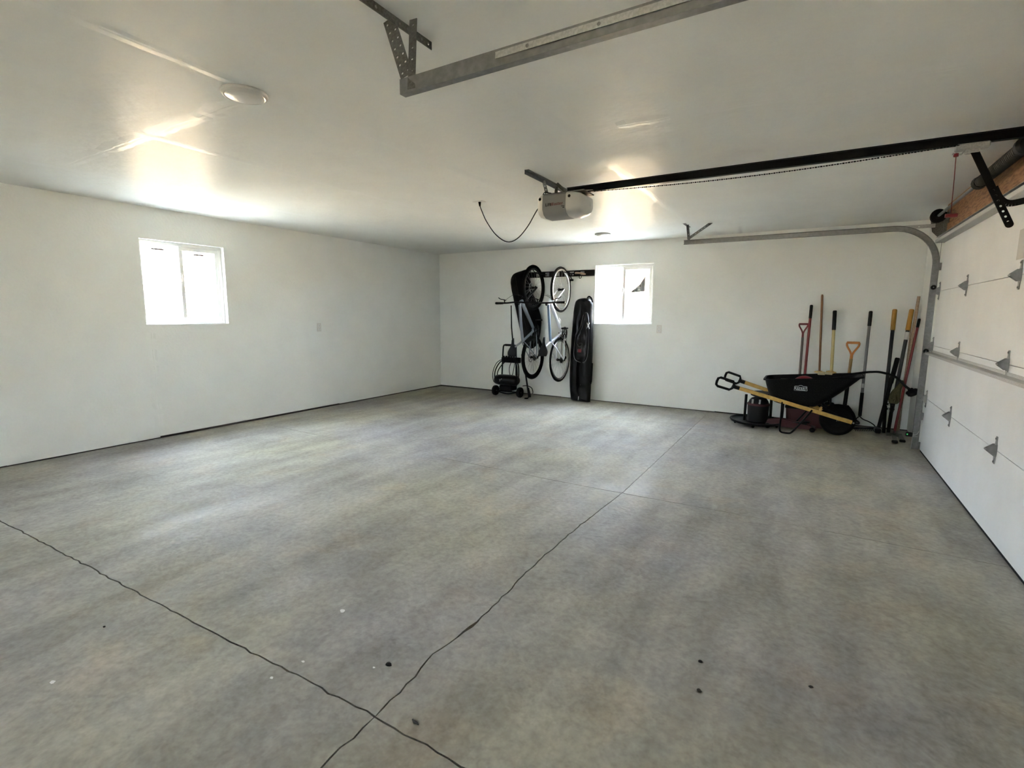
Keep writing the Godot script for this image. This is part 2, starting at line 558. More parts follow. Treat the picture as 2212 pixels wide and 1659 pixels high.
func make_shell() -> void:
	make_floor()
	var win_l := Rect2(D - 4.862, 1.232, 0.87, 0.883)
	make_wall("wall_left", Vector3(0, 0, D), Vector3(0, 0, -1), Vector3(1, 0, 0), D, [win_l], [[0, D - 6.05, 0.016], [D - 6.05, D - 4.83, 0.014], [D - 4.83, D - 2.4, 0.026], [D - 2.4, D, 0.019]], "white painted drywall wall with a faint vertical seam")
	make_wall("wall_back", Vector3(0, 0, 0), Vector3(1, 0, 0), Vector3(0, 0, 1), W, [Rect2(3.061, 1.219, 0.895, 0.888)], [[0, 1.22, 0.02], [1.22, 2.52, 0.017], [2.52, 4.9, 0.013], [4.9, W, 0.018]], "white painted drywall wall behind the bikes and yard tools")
	make_wall("wall_right", Vector3(W, 0, 0), Vector3(0, 0, 1), Vector3(-1, 0, 0), D, [Rect2(DOOR_Z0, 0, DOOR_Z1 - DOOR_Z0, 2.135)], [[0, DOOR_Z0, 0.02], [DOOR_Z1, D, 0.02]], "white painted drywall wall around the overhead door")
	make_wall("wall_front", Vector3(W, 0, D), Vector3(-1, 0, 0), Vector3(0, 0, -1), W, [Rect2(W - 5.2, 1.22, 0.895, 0.888)], [[0, W, 0.02]], "white painted drywall wall opposite the bikes")
	var wl := get_node("wall_left")
	ridge(wl, Vector3(0, 0.03, 4.83), Vector3(0, 1.2, 4.83), Vector3(1, 0, 0), 0.10, 0.0040, M.wall, 71)
	ridge(wl, Vector3(0, 0.03, 6.05), Vector3(0, 2.40, 6.05), Vector3(1, 0, 0), 0.10, 0.0018, M.wall, 72)
	ridge(wl, Vector3(0, 0.03, 3.6), Vector3(0, 1.2, 3.6), Vector3(1, 0, 0), 0.10, 0.0010, M.wall, 73)
	ridge(wl, Vector3(0, 0.03, 2.4), Vector3(0, 2.40, 2.4), Vector3(1, 0, 0), 0.10, 0.0008, M.wall, 74)
	var wb := get_node("wall_back")
	ridge(wb, Vector3(4.9, 0.03, 0), Vector3(4.9, 2.40, 0), Vector3(0, 0, 1), 0.10, 0.0008, M.wall, 75)
	ridge(wb, Vector3(2.52, 0.03, 0), Vector3(2.52, 2.40, 0), Vector3(0, 0, 1), 0.10, 0.0008, M.wall, 76)
	# ceiling
	var c := structure("ceiling", "semi-gloss white drywall ceiling with taped seams")
	var st := mb()
	span(st, Vector3(-0.15, H, -0.15), Vector3(W + 0.15, H + 0.2, D + 0.15))
	build(st, "drywall", M.ceiling, c)
	var dn := Vector3.DOWN
	ridge(c, Vector3(3.58, H, 0.1), Vector3(3.58, H, 12.1), dn, 0.11, 0.0042, M.tape, 1)
	ridge(c, Vector3(2.40, H, 0.1), Vector3(2.40, H, 12.1), dn, 0.10, 0.0030, M.tape, 2)
	ridge(c, Vector3(1.02, H, 0.1), Vector3(1.02, H, 12.1), dn, 0.10, 0.0020, M.tape, 3)
	ridge(c, Vector3(4.66, H, 0.1), Vector3(4.66, H, 5.6), dn, 0.10, 0.0024, M.tape, 4)
	ridge(c, Vector3(1.1, H, 5.80), Vector3(3.5, H, 5.80), dn, 0.13, 0.0034, M.tape, 5)
	ridge(c, Vector3(4.66, H, 4.52), Vector3(7.0, H, 4.42), dn, 0.13, 0.0030, M.tape, 6)
	ridge(c, Vector3(4.7, H, 3.05), Vector3(7.0, H, 3.05), dn, 0.13, 0.0016, M.tape, 7)
	# roof over it, so that the sun stays out
	var rf := structure("trim_1", "roof boards above the ceiling")
	st = mb()
	span(st, Vector3(-0.25, H + 0.2, -0.25), Vector3(W + 0.25, H + 0.3, D + 0.25))
	build(st, "roof_deck", M.siding, rf)

func make_window(called: String, o: Vector3, r: Vector3, n: Vector3, w: float, h: float, label: String) -> Node3D:
	var win := structure(called, label)
	win.transform = Transform3D(Basis(r, Vector3.UP, n), o)
	var fr := 0.036
	var st := mb()                                  # outer vinyl frame
	var za := -0.135; var zb := -0.065
	span(st, Vector3(0, 0, za), Vector3(w, fr, zb), 0.003)
	span(st, Vector3(0, h - fr, za), Vector3(w, h, zb), 0.003)
	span(st, Vector3(0, fr, za), Vector3(fr, h - fr, zb), 0.003)
	span(st, Vector3(w - fr, fr, za), Vector3(w, h - fr, zb), 0.003)
	span(st, Vector3(0.004, 0.004, zb), Vector3(w - 0.004, 0.014, zb + 0.012), 0.003)
	build(st, "frame", M.vinyl, win)
	st = mb()
	var cx := w * 0.48
	span(st, Vector3(cx - 0.022, fr, -0.128), Vector3(cx + 0.022, h - fr, -0.092), 0.003)
	build(st, "meeting_stile", M.vinyl, win)
	st = mb()                                       # fixed lite: thin glazing bead and pane
	var b := 0.010
	span(st, Vector3(fr, fr, -0.122), Vector3(cx - 0.022, fr + b, -0.1), 0.002)
	span(st, Vector3(fr, h - fr - b, -0.122), Vector3(cx - 0.022, h - fr, -0.1), 0.002)
	span(st, Vector3(fr, fr + b, -0.122), Vector3(fr + b, h - fr - b, -0.1), 0.002)
	build(st, "glazing_bead", M.vinyl, win)
	st = mb()
	span(st, Vector3(fr + b, fr + b, -0.113), Vector3(cx - 0.022, h - fr - b, -0.109))
	var p1 := build(st, "pane", M.glass, win)
	var sf := 0.040                                 # sliding sash
	st = mb()
	var x0 := cx - 0.012; var x1 := w - fr
	var y0 := fr; var y1 := h - fr
	span(st, Vector3(x0, y0, -0.09), Vector3(x1, y0 + sf, -0.066), 0.003)
	span(st, Vector3(x0, y1 - sf, -0.09), Vector3(x1, y1, -0.066), 0.003)
	span(st, Vector3(x0, y0 + sf, -0.09), Vector3(x0 + sf, y1 - sf, -0.066), 0.003)
	span(st, Vector3(x1 - sf, y0 + sf, -0.09), Vector3(x1, y1 - sf, -0.066), 0.003)
	var sash := build(st, "sash", M.vinyl, win)
	st = mb()
	span(st, Vector3(x0 + sf, y0 + sf, -0.080), Vector3(x1 - sf, y1 - sf, -0.076))
	build(st, "pane", M.glass, sash)
	st = mb()
	span(st, Vector3(x0 - 0.004, h * 0.53, -0.068), Vector3(x0 + 0.018, h * 0.53 + 0.075, -0.052), 0.004)
	span(st, Vector3(x0 - 0.012, h * 0.53 + 0.02, -0.064), Vector3(x0 + 0.004, h * 0.53 + 0.05, -0.05), 0.003)
	build(st, "latch", M.vinyl, sash)
	return win

func window_marks() -> void:
	var w1 := get_node("window_1")
	for q in [[0.155, 0.800, 0.125, -0.1085], [0.565, 0.775, 0.115, -0.0755]]:
		var st := mb()
		span(st, Vector3(q[0], q[1] - 0.008, q[3]), Vector3(q[0] + q[2], q[1] + 0.008, q[3] + 0.0006))
		build(st, "strip_sticker", M.sticker, w1)
	var w2 := get_node("window_2")
	var t := Transform3D(Basis(), Vector3(0.555, 0.475, -0.0757))
	var st := mb()
	prism(st, PackedVector2Array([Vector2(0, 0.0), Vector2(0.20, 0.012), Vector2(0.205, 0.235), Vector2(0.198, 0.235), Vector2(0.12, 0.115), Vector2(0.0, 0.02)]), 0.0006, t)
	var pen := build(st, "pennant_decal", M.pennant, w2)
	st = mb()
	var line := []
	for p in [[0.045, 0.012], [0.145, 0.018], [0.148, 0.130], [0.105, 0.085], [0.048, 0.045]]:
		line.append(t * Vector3(p[0], p[1], 0.001))
	tube(st, line, 0.0022, 4, true)
	build(st, "outline", M.white_print, pen)
	st = mb()
	lathe(st, [Vector2(0, 0.0012), Vector2(0.024, 0.0012), Vector2(0.025, 0)], 18, t * Transform3D(Basis(Vector3.RIGHT, PI / 2).scaled_local(Vector3(1, 1, 0.5)), Vector3(0.113, 0.034, 0.0008)))
	build(st, "oval", M.white_print, pen)
	st = mb()
	lathe(st, [Vector2(0.010, 0.0012), Vector2(0.019, 0.0012), Vector2(0.020, 0)], 18, t * Transform3D(Basis(Vector3.RIGHT, PI / 2), Vector3(0.112, 0.064, 0.0008)))
	build(st, "ring_emblem", M.white_print, pen)

func make_shrubs() -> void:
	var rng := RandomNumberGenerator.new(); rng.seed = 91
	var meshes := []
	for v in 3:
		var st := mb()
		for i in 420:
			var d := Vector3(rng.randf_range(-1, 1), rng.randf_range(0.05, 1), rng.randf_range(-1, 1))
			if d.length() > 1.0: continue
			var p := Vector3(d.x * 0.55, d.y * 0.75, d.z * 0.55)
			var n := (d + Vector3(rng.randf_range(-1, 1), rng.randf_range(-1, 1), rng.randf_range(-1, 1))).normalized()
			var a := n.cross(Vector3.UP).normalized() * rng.randf_range(0.03, 0.07)
			var b := n.cross(a).normalized() * rng.randf_range(0.05, 0.12)
			tri(st, p - a, p + a, p + b, n, n, n)
			tri(st, p - a, p + a, p - b, n, n, n)
		meshes.append(st.commit())
	var stem := mb()
	for i in 6:
		var a := TAU * i / 6.0
		tube(stem, [Vector3.ZERO, Vector3(cos(a) * 0.15, 0.25, sin(a) * 0.15), Vector3(cos(a) * 0.3, 0.5, sin(a) * 0.3)], [0.02, 0.015, 0.006], 5)
	var stm := stem.commit()
	var spots := []
	for q in [[-23.8, -5.9], [-23.0, -6.6], [-24.6, -8.2], [-19.2, -4.1], [-18.0, -5.2], [-21.4, -6.1], [-20.9, -7.6], [-22.6, -9.0]]:
		spots.append([Vector2(q[0], q[1]), "grey-green sagebrush shrub outside the window with strip stickers"])
	for q in [[-7.6, -28.6], [-6.4, -29.6], [-5.3, -28.4], [-2.1, -16.0]]:
		spots.append([Vector2(q[0], q[1]), "grey-green sagebrush shrub outside the window with the pennant"])
	for s in spots:
		var d := maxf(maxf(-s[0].x - 3.0, -s[0].y - 3.0), 0.0)
		var o := thing("sagebrush", s[1], "shrub", Vector3(s[0].x, -0.27 + 0.10 * d + 0.0006 * d * d, s[0].y), "shrubs outside the windows")
		o.scale = Vector3.ONE * (0.45 if s[0].x > -3.0 else rng.randf_range(0.7, 1.25))
		put(meshes[rng.randi() % 3], "foliage", M.sage, o)
		put(stm, "stem", M.bark, o)

func make_outside() -> void:
	# bare ground that climbs away from the house
	var g := structure("trim_2", "bare tan ground outside the windows")
	var st := mb()
	var rng := RandomNumberGenerator.new(); rng.seed = 12
	var hh := func(x: float, z: float) -> float:
		var d := maxf(maxf(-x - 3.0, -z - 3.0), 0.0)
		return -0.25 + 0.10 * d + 0.0006 * d * d
	var xs := [-160.0, -110.0, -75.0, -50.0, -34.0, -24.0, -17.0, -12.0, -8.0, -5.0, -3.0, -0.2, 3.0, 7.4, 14.0, 30.0, 60.0]
	var zs := [-160.0, -110.0, -75.0, -50.0, -34.0, -24.0, -17.0, -12.0, -8.0, -5.0, -3.0, -0.2, 4.0, 12.4, 18.0, 30.0, 60.0]
	var pad := mb()
	for i in xs.size() - 1:
		for j in zs.size() - 1:
			var to := pad if xs[i] >= -5.0 and xs[i + 1] <= 14.0 and zs[j] >= -5.0 and zs[j + 1] <= 18.0 else st
			var a := Vector3(xs[i], hh.call(xs[i], zs[j]), zs[j])
			var b := Vector3(xs[i + 1], hh.call(xs[i + 1], zs[j]), zs[j])
			var c := Vector3(xs[i + 1], hh.call(xs[i + 1], zs[j + 1]), zs[j + 1])
			var d := Vector3(xs[i], hh.call(xs[i], zs[j + 1]), zs[j + 1])
			var n := (b - a).cross(d - a).normalized()
			if n.y < 0: n = -n
			tri(to, a, b, c, n, n, n); tri(to, a, c, d, n, n, n)
	build(st, "hillside", M.ground, g)
	build(pad, "gravel_pad", M.gravel, g)

# ---------------------------------------------------------------- overhead door, its tracks and opener
func text(called: String, s: String, size: float, depth: float, m: Material, parent: Node3D, t: Transform3D) -> MeshInstance3D:
	var tm := TextMesh.new()
	var f := SystemFont.new()
	f.font_names = PackedStringArray(["Droid Sans"])
	f.font_weight = 700
	tm.font = f
	tm.text = s
	tm.font_size = 48
	tm.pixel_size = size / 48.0
	tm.depth = depth
	tm.curve_step = 2.0
	return put(tm, called, m, parent, t)

# a flat strap with rows of round holes; runs along x of t, from 0 to len
func perforated(st: SurfaceTool, length: float, wid: float, rows: int, pitch: float, r: float, th: float, t: Transform3D) -> void:
	var cols := maxi(1, int(round(length / pitch)))
	var px := length / cols
	var py := wid / rows
	for i in cols:
		for j in rows:
			var c := Vector2((i + 0.5) * px, -wid / 2 + (j + 0.5) * py)
			var inner := []
			var outer := []
			for k in 8:
				var a := TAU * k / 8.0
				inner.append(c + Vector2(cos(a), sin(a)) * r)
				var d := Vector2(signf(roundf(cos(a) * 10)), signf(roundf(sin(a) * 10)))
				outer.append(c + Vector2(d.x * px / 2, d.y * py / 2))
			for k in 8:
				var m := (k + 1) % 8
				for z in [0.0, th]:
					var n := t.basis * Vector3(0, 0, 1 if z > 0 else -1)
					quad(st, t * Vector3(inner[k].x, inner[k].y, z), t * Vector3(inner[m].x, inner[m].y, z), t * Vector3(outer[m].x, outer[m].y, z), t * Vector3(outer[k].x, outer[k].y, z), n.normalized())
				var nn: Vector2 = (c - (inner[k] + inner[m]) / 2).normalized()
				quad(st, t * Vector3(inner[k].x, inner[k].y, 0), t * Vector3(inner[m].x, inner[m].y, 0), t * Vector3(inner[m].x, inner[m].y, th), t * Vector3(inner[k].x, inner[k].y, th), (t.basis * Vector3(nn.x, nn.y, 0)).normalized())
	for s in [-1.0, 1.0]:
		quad(st, t * Vector3(0, s * wid / 2, 0), t * Vector3(length, s * wid / 2, 0), t * Vector3(length, s * wid / 2, th), t * Vector3(0, s * wid / 2, th), (t.basis * Vector3(0, s, 0)).normalized())

func strap(a: Vector3, b: Vector3, face: Vector3) -> Transform3D:     # x from a to b, z as near to face as it can
	var x := (b - a).normalized()
	var y := face.cross(x).normalized()
	return Transform3D(Basis(x, y, x.cross(y).normalized()), a)

# an open profile (x across, y along bin) carried along a path
func sweep(st: SurfaceTool, pts: Array, nrm: Array, bin: Vector3, prof: Array) -> void:
	for i in pts.size() - 1:
		for k in prof.size():
			var p: Vector2 = prof[k]
			var q: Vector2 = prof[(k + 1) % prof.size()]
			var a: Vector3 = pts[i] + nrm[i] * p.x + bin * p.y
			var b: Vector3 = pts[i] + nrm[i] * q.x + bin * q.y
			var c: Vector3 = pts[i + 1] + nrm[i + 1] * q.x + bin * q.y
			var d: Vector3 = pts[i + 1] + nrm[i + 1] * p.x + bin * p.y
			var e := q - p
			var n2 := Vector2(e.y, -e.x).normalized()
			var n0: Vector3 = (nrm[i] * n2.x + bin * n2.y).normalized()
			var n1: Vector3 = (nrm[i + 1] * n2.x + bin * n2.y).normalized()
			tri(st, a, b, c, n0, n0, n1)
			tri(st, a, c, d, n0, n1, n1)

func make_track(called: String, z: float, into: float, y_h: float, x_end: float, label: String, near: bool) -> void:
	var root := thing(called, label, "track", Vector3(0, 0, z), "overhead door tracks")
	var path := []
	var nrm := []
	var xv := 6.985
	var r := 0.36
	var ys := y_h - r
	for y in [0.02, 0.5, 1.0, 1.5]:
		path.append(Vector3(xv, y, 0)); nrm.append(Vector3(-1, 0, 0))
	for i in 13:
		var a := PI / 2 * i / 12.0
		path.append(Vector3(xv - r + cos(a) * r, ys + sin(a) * r, 0))
		nrm.append(Vector3(-cos(a), -sin(a), 0))
	path.append(Vector3(x_end, y_h, 0)); nrm.append(Vector3(0, -1, 0))
	var w := 0.026
	var dp := 0.030 * into
	var prof := [Vector2(w, dp), Vector2(w, 0), Vector2(-w, 0), Vector2(-w, dp), Vector2(-w + 0.003, dp), Vector2(-w + 0.003, 0.003 * into), Vector2(w - 0.003, 0.003 * into), Vector2(w - 0.003, dp)]
	if into < 0: prof.reverse()
	var st := mb()
	sweep(st, path.slice(0, 5), nrm.slice(0, 5), Vector3(0, 0, 1), prof)
	build(st, "vertical_track", M.galv, root)
	st = mb()
	sweep(st, path.slice(4, 17), nrm.slice(4, 17), Vector3(0, 0, 1), prof)
	build(st, "curved_track", M.galv, root)
	st = mb()
	sweep(st, path.slice(16), nrm.slice(16), Vector3(0, 0, 1), prof)
	build(st, "horizontal_track", M.galv, root)
	# stiffening angle along the horizontal run, with slots
	st = mb()
	var ax0 := 5.06 if near else 5.7
	var os := -into * 0.0025
	var flat := strap(Vector3(ax0, y_h + 0.006, os), Vector3(6.95, y_h + 0.006, os), Vector3(0, 0, -into))
	perforated(st, 6.95 - ax0, 0.020 if near else 0.032, 1, 0.235, 0.006, 0.003, flat)
	if not near:
		span(st, Vector3(ax0, y_h + 0.022, os), Vector3(6.95, y_h + 0.025, -into * 0.03))
	build(st, "stiffening_angle", M.galv_light, root)
	# wall brackets
	for y in [0.06, 0.36, 1.05, 1.84]:
		st = mb()
		span(st, Vector3(xv + 0.02, y - 0.035, -into * 0.002), Vector3(W, y + 0.035, -into * 0.006), 0.001)
		span(st, Vector3(W - 0.004, y - 0.05, -into * 0.05), Vector3(W - 0.001, y + 0.05, -into * 0.002), 0.001)
		lathe(st, [Vector2(0, 0.008), Vector2(0.008, 0.006), Vector2(0.008, 0)], 8, Transform3D(Basis(Vector3.RIGHT, PI / 2 * signf(into)), Vector3(xv + 0.04, y, into * 0.001)))
		build(st, "wall_bracket", M.galv, root)
	st = mb()      # flag bracket at the head of the vertical run
	prism(st, PackedVector2Array([Vector2(6.93, y_h - 0.05), Vector2(7.03, y_h - 0.16), Vector2(7.05, y_h - 0.16), Vector2(7.05, y_h + 0.13), Vector2(6.91, y_h + 0.13), Vector2(6.91, y_h + 0.06)]), 0.003, Transform3D(Basis(), Vector3(0, 0, -into * 0.012)))
	build(st, "flag_bracket", M.galv_dark, root)
	# rear hanger: strap down from an angle screwed to the ceiling
	st = mb()
	var low := Vector3(x_end + 0.06, y_h - 0.02, -into * 0.004)
	var zc := -0.06 if near else -0.05
	var top := Vector3(x_end + 0.02, H - 0.006, zc)
	perforated(st, (top - low).length(), 0.03, 1, 0.045, 0.0045, 0.003, strap(low, top, Vector3(0.25, 0, 1) if near else Vector3(0, 0, 1)))
	build(st, "hanger_strap", M.galv_dark, root)
	if near:
		st = mb()
		var dl := Vector3(x_end + 0.035, y_h + 0.03, 0.0)
		var dt := Vector3(x_end - 0.058, H - 0.006, -0.015)
		perforated(st, (dt - dl).length(), 0.05, 2, 0.032, 0.0048, 0.003, strap(dl, dt, Vector3(0.2, 0, 1)))
		build(st, "sway_strap", M.galv_dark, root)
	else:
		st = mb()
		perforated(st, 0.34, 0.03, 1, 0.045, 0.0045, 0.003, strap(Vector3(x_end + 0.04, H - 0.18, 0.0), Vector3(x_end + 0.26, H - 0.01, -0.09), Vector3(0, 0, 1)))
		build(st, "sway_strap", M.galv_dark, root)
	st = mb()
	if near:
		perforated(st, 0.52, 0.032, 1, 0.04, 0.006, 0.003, strap(Vector3(x_end - 0.045, H - 0.001, 0.30), Vector3(x_end - 0.045, H - 0.001, -0.22), Vector3.DOWN))
		perforated(st, 0.52, 0.030, 1, 0.04, 0.006, 0.003, strap(Vector3(x_end - 0.03, H - 0.017, 0.30), Vector3(x_end - 0.03, H - 0.017, -0.22), Vector3.RIGHT))
	else:
		perforated(st, 0.30, 0.032, 1, 0.04, 0.006, 0.003, strap(Vector3(x_end, H - 0.002, 0.05), Vector3(x_end, H - 0.002, -0.25), Vector3.DOWN))
	build(st, "ceiling_angle", M.galv_dark, root)
	if not near:
		for yy in [1.64, 1.02]:
			st = mb()
			lathe(st, [Vector2(0.006, 0.02), Vector2(0.021, 0.02), Vector2(0.023, 0.01), Vector2(0.021, 0), Vector2(0.006, 0)], 14, Transform3D(Basis(Vector3.RIGHT, PI / 2), Vector3(xv, yy, 0.026)))
			build(st, "roller", M.rubber, root)

func hinge_mesh() -> ArrayMesh:
	# leaf plates on the door with a peaked knuckle; -x points into the room
	var st := mb()
	var leaf := PackedVector2Array([Vector2(-0.012, -0.085), Vector2(0.012, -0.085), Vector2(0.014, -0.05), Vector2(0.026, -0.02), Vector2(0.026, 0.02), Vector2(0.014, 0.05), Vector2(0.012, 0.085), Vector2(-0.012, 0.085), Vector2(-0.014, 0.05), Vector2(-0.026, 0.02), Vector2(-0.026, -0.02), Vector2(-0.014, -0.05)])
	prism(st, leaf, 0.004, Transform3D(Basis(Vector3(0, 0, 1), Vector3.UP, Vector3(-1, 0, 0)), Vector3.ZERO))
	for s in [-1.0, 1.0]:
		prism(st, PackedVector2Array([Vector2(0, -0.036), Vector2(0.012, -0.036), Vector2(0.046, -0.008), Vector2(0.050, 0), Vector2(0.046, 0.008), Vector2(0.012, 0.036), Vector2(0, 0.036)]), 0.003, Transform3D(Basis(Vector3(-1, 0, 0), Vector3.UP, Vector3(0, 0, -1)), Vector3(0, 0, s * 0.022 + 0.0015)))
	tube(st, [Vector3(-0.046, 0, -0.024), Vector3(-0.046, 0, 0.024)], 0.0055, 8)
	tube(st, [Vector3(-0.026, 0.0, -0.026), Vector3(-0.026, 0.0, 0.026)], 0.008, 8)
	for y in [-0.072, 0.072]:
		lathe(st, [Vector2(0, 0.008), Vector2(0.006, 0.007), Vector2(0.007, 0.003)], 8, Transform3D(Basis(Vector3(0, 0, 1), PI / 2), Vector3(-0.002, y, 0)))
	return st.commit()

func make_overhead_door() -> void:
	var d := structure("door_1", "white sectional overhead door with galvanised hinges")
	var sec := 0.5275
	for i in 4:
		var st := mb()
		var y0 := 0.022 + i * sec
		span(st, Vector3(DOOR_X, y0 + 0.0015, DOOR_Z0 + 0.006), Vector3(DOOR_X + 0.045, y0 + sec - 0.0015, DOOR_Z1 - 0.006), 0.002)
		build(st, "section", M.door, d)
		if i > 0:
			st = mb()
			span(st, Vector3(DOOR_X + 0.012, y0 - 0.006, DOOR_Z0 + 0.008), Vector3(DOOR_X + 0.040, y0 + 0.006, DOOR_Z1 - 0.008))
			build(st, "joint_seal", M.rubber, d)
	var st := mb()
	span(st, Vector3(DOOR_X + 0.004, 0.0, DOOR_Z0 + 0.004), Vector3(DOOR_X + 0.040, 0.024, DOOR_Z1 - 0.004), 0.004)
	build(st, "bottom_seal", M.rubber, d)
	# stop moulding outside that closes the gap round the door
	st = mb()
	span(st, Vector3(W + 0.02, 0, DOOR_Z0 - 0.02), Vector3(W + 0.15, 2.14, DOOR_Z0 + 0.03))
	span(st, Vector3(W + 0.02, 0, DOOR_Z1 - 0.03), Vector3(W + 0.15, 2.14, DOOR_Z1 + 0.02))
	span(st, Vector3(W + 0.02, 2.08, DOOR_Z0), Vector3(W + 0.15, 2.16, DOOR_Z1))
	build(st, "stop_moulding", M.vinyl, d)
	# struts: the middle one lies just below the second joint, the top one along the head of the door
	st = mb()
	var zc := (DOOR_Z0 + DOOR_Z1) / 2
	var ln := DOOR_Z1 - DOOR_Z0 - 0.02
	for q in [[Vector3(DOOR_X - 0.0275, 1.012, zc), Vector3(0.055, 0.003, ln)], [Vector3(DOOR_X - 0.055, 1.002, zc), Vector3(0.003, 0.020, ln)], [Vector3(DOOR_X - 0.002, 1.022, zc), Vector3(0.003, 0.022, ln)]]:
		bx(st, q[0], q[1], 0.001)
	build(st, "strut", M.galv_light, d)
	st = mb()
	for q in [[Vector3(DOOR_X - 0.035, 2.062, zc), Vector3(0.07, 0.003, ln)], [Vector3(DOOR_X - 0.07, 2.076, zc), Vector3(0.003, 0.030, ln)], [Vector3(DOOR_X - 0.035, 2.110, zc), Vector3(0.07, 0.003, ln)], [Vector3(DOOR_X - 0.002, 2.085, zc), Vector3(0.003, 0.05, ln)]]:
		bx(st, q[0], q[1], 0.001)
	build(st, "strut", M.galv_light, d)
	var hm := hinge_mesh()
	for j in [0.5495, 1.077, 1.6045]:
		for z in [1.125, 2.15, 3.36, 4.70, 5.915]:
			put(hm, "hinge", M.galv, d, Transform3D(Basis(), Vector3(DOOR_X - 0.0005, j, z)))
	# operator bracket at the head of the top section
	st = mb()
	span(st, Vector3(DOOR_X - 0.012, 1.90, 3.55), Vector3(DOOR_X, 2.05, 3.65), 0.002)
	build(st, "operator_bracket", M.black_metal, d)
	# paper notice on the top section
	st = mb()
	span(st, Vector3(DOOR_X - 0.001, 1.70, 3.24), Vector3(DOOR_X, 1.875, 3.48))
	build(st, "paper_notice", M.paper, d)

	make_track("overhead_door_track", 1.062, 1.0, 2.222, 4.60, "galvanised door track beside the leaning yard tools", false)
	make_track("overhead_door_track", 5.972, -1.0, 2.185, 4.64, "galvanised door track hung on a wide perforated strap", true)

	# bare wooden header
	var hd := structure("trim_3", "bare brown wooden header board above the overhead door")
	st = mb()
	span(st, Vector3(W - 0.022, 2.135, 0.98), Vector3(W - 0.001, 2.428, 6.06), 0.002)
	build(st, "board", M.header, hd)

	# torsion shaft with spring and drums
	var ts := thing("torsion_spring_shaft", "dark torsion spring on a steel shaft above the overhead door", "door spring", Vector3(6.945, 2.30, 1.16))
	st = mb()
	tube(st, [Vector3(0, 0, -0.10), Vector3(0, 0, 4.75)], 0.0125, 10)
	build(st, "shaft", M.galv, ts)
	for zz in [0.0, 4.62]:
		st = mb()
		lathe(st, [Vector2(0.012, -0.03), Vector2(0.045, -0.03), Vector2(0.058, -0.026), Vector2(0.05, -0.02), Vector2(0.05, 0.02), Vector2(0.062, 0.026), Vector2(0.062, 0.034), Vector2(0.03, 0.036), Vector2(0.012, 0.05)], 20, Transform3D(Basis(Vector3.RIGHT, PI / 2), Vector3(0, 0, zz)))
		build(st, "cable_drum", M.black_metal, ts)
	st = mb()
	var coil := []
	var turns := 34
	for i in turns * 8 + 1:
		var a := TAU * i / 8.0
		coil.append(Vector3(cos(a) * 0.031, sin(a) * 0.031, 1.42 + 0.88 * i / (turns * 8.0)))
	tube(st, coil, 0.0085, 5)
	build(st, "spring", M.spring, ts)
	st = mb()
	lathe(st, [Vector2(0.012, -0.03), Vector2(0.040, -0.03), Vector2(0.046, 0), Vector2(0.040, 0.05), Vector2(0.012, 0.06)], 14, Transform3D(Basis(Vector3.RIGHT, PI / 2), Vector3(0, 0, 1.40)))
	build(st, "spring_cone", M.black_metal, ts)
	st = mb()
	lathe(st, [Vector2(0.012, -0.04), Vector2(0.050, -0.03), Vector2(0.052, 0.02), Vector2(0.040, 0.05), Vector2(0.012, 0.06)], 14, Transform3D(Basis(Vector3.RIGHT, PI / 2), Vector3(0, 0, 2.335)))
	build(st, "spring_cone", M.black_metal, ts)
	for zz in [-0.055, 2.48, 4.70]:
		st = mb()
		span(st, Vector3(-0.03, -0.035, zz), Vector3(0.094, 0.035, zz + 0.004), 0.001)
		span(st, Vector3(0.088, -0.06, zz - 0.03), Vector3(0.0925, 0.06, zz + 0.03), 0.001)
		build(st, "bearing_plate", M.galv_dark, ts)
	st = mb()
	tube(st, [Vector3(0.05, 0, 0.0), Vector3(0.052, -0.6, 0.0), Vector3(0.055, -2.22, 0.0)], 0.0018, 5)
	build(st, "lift_cable", M.galv, ts)

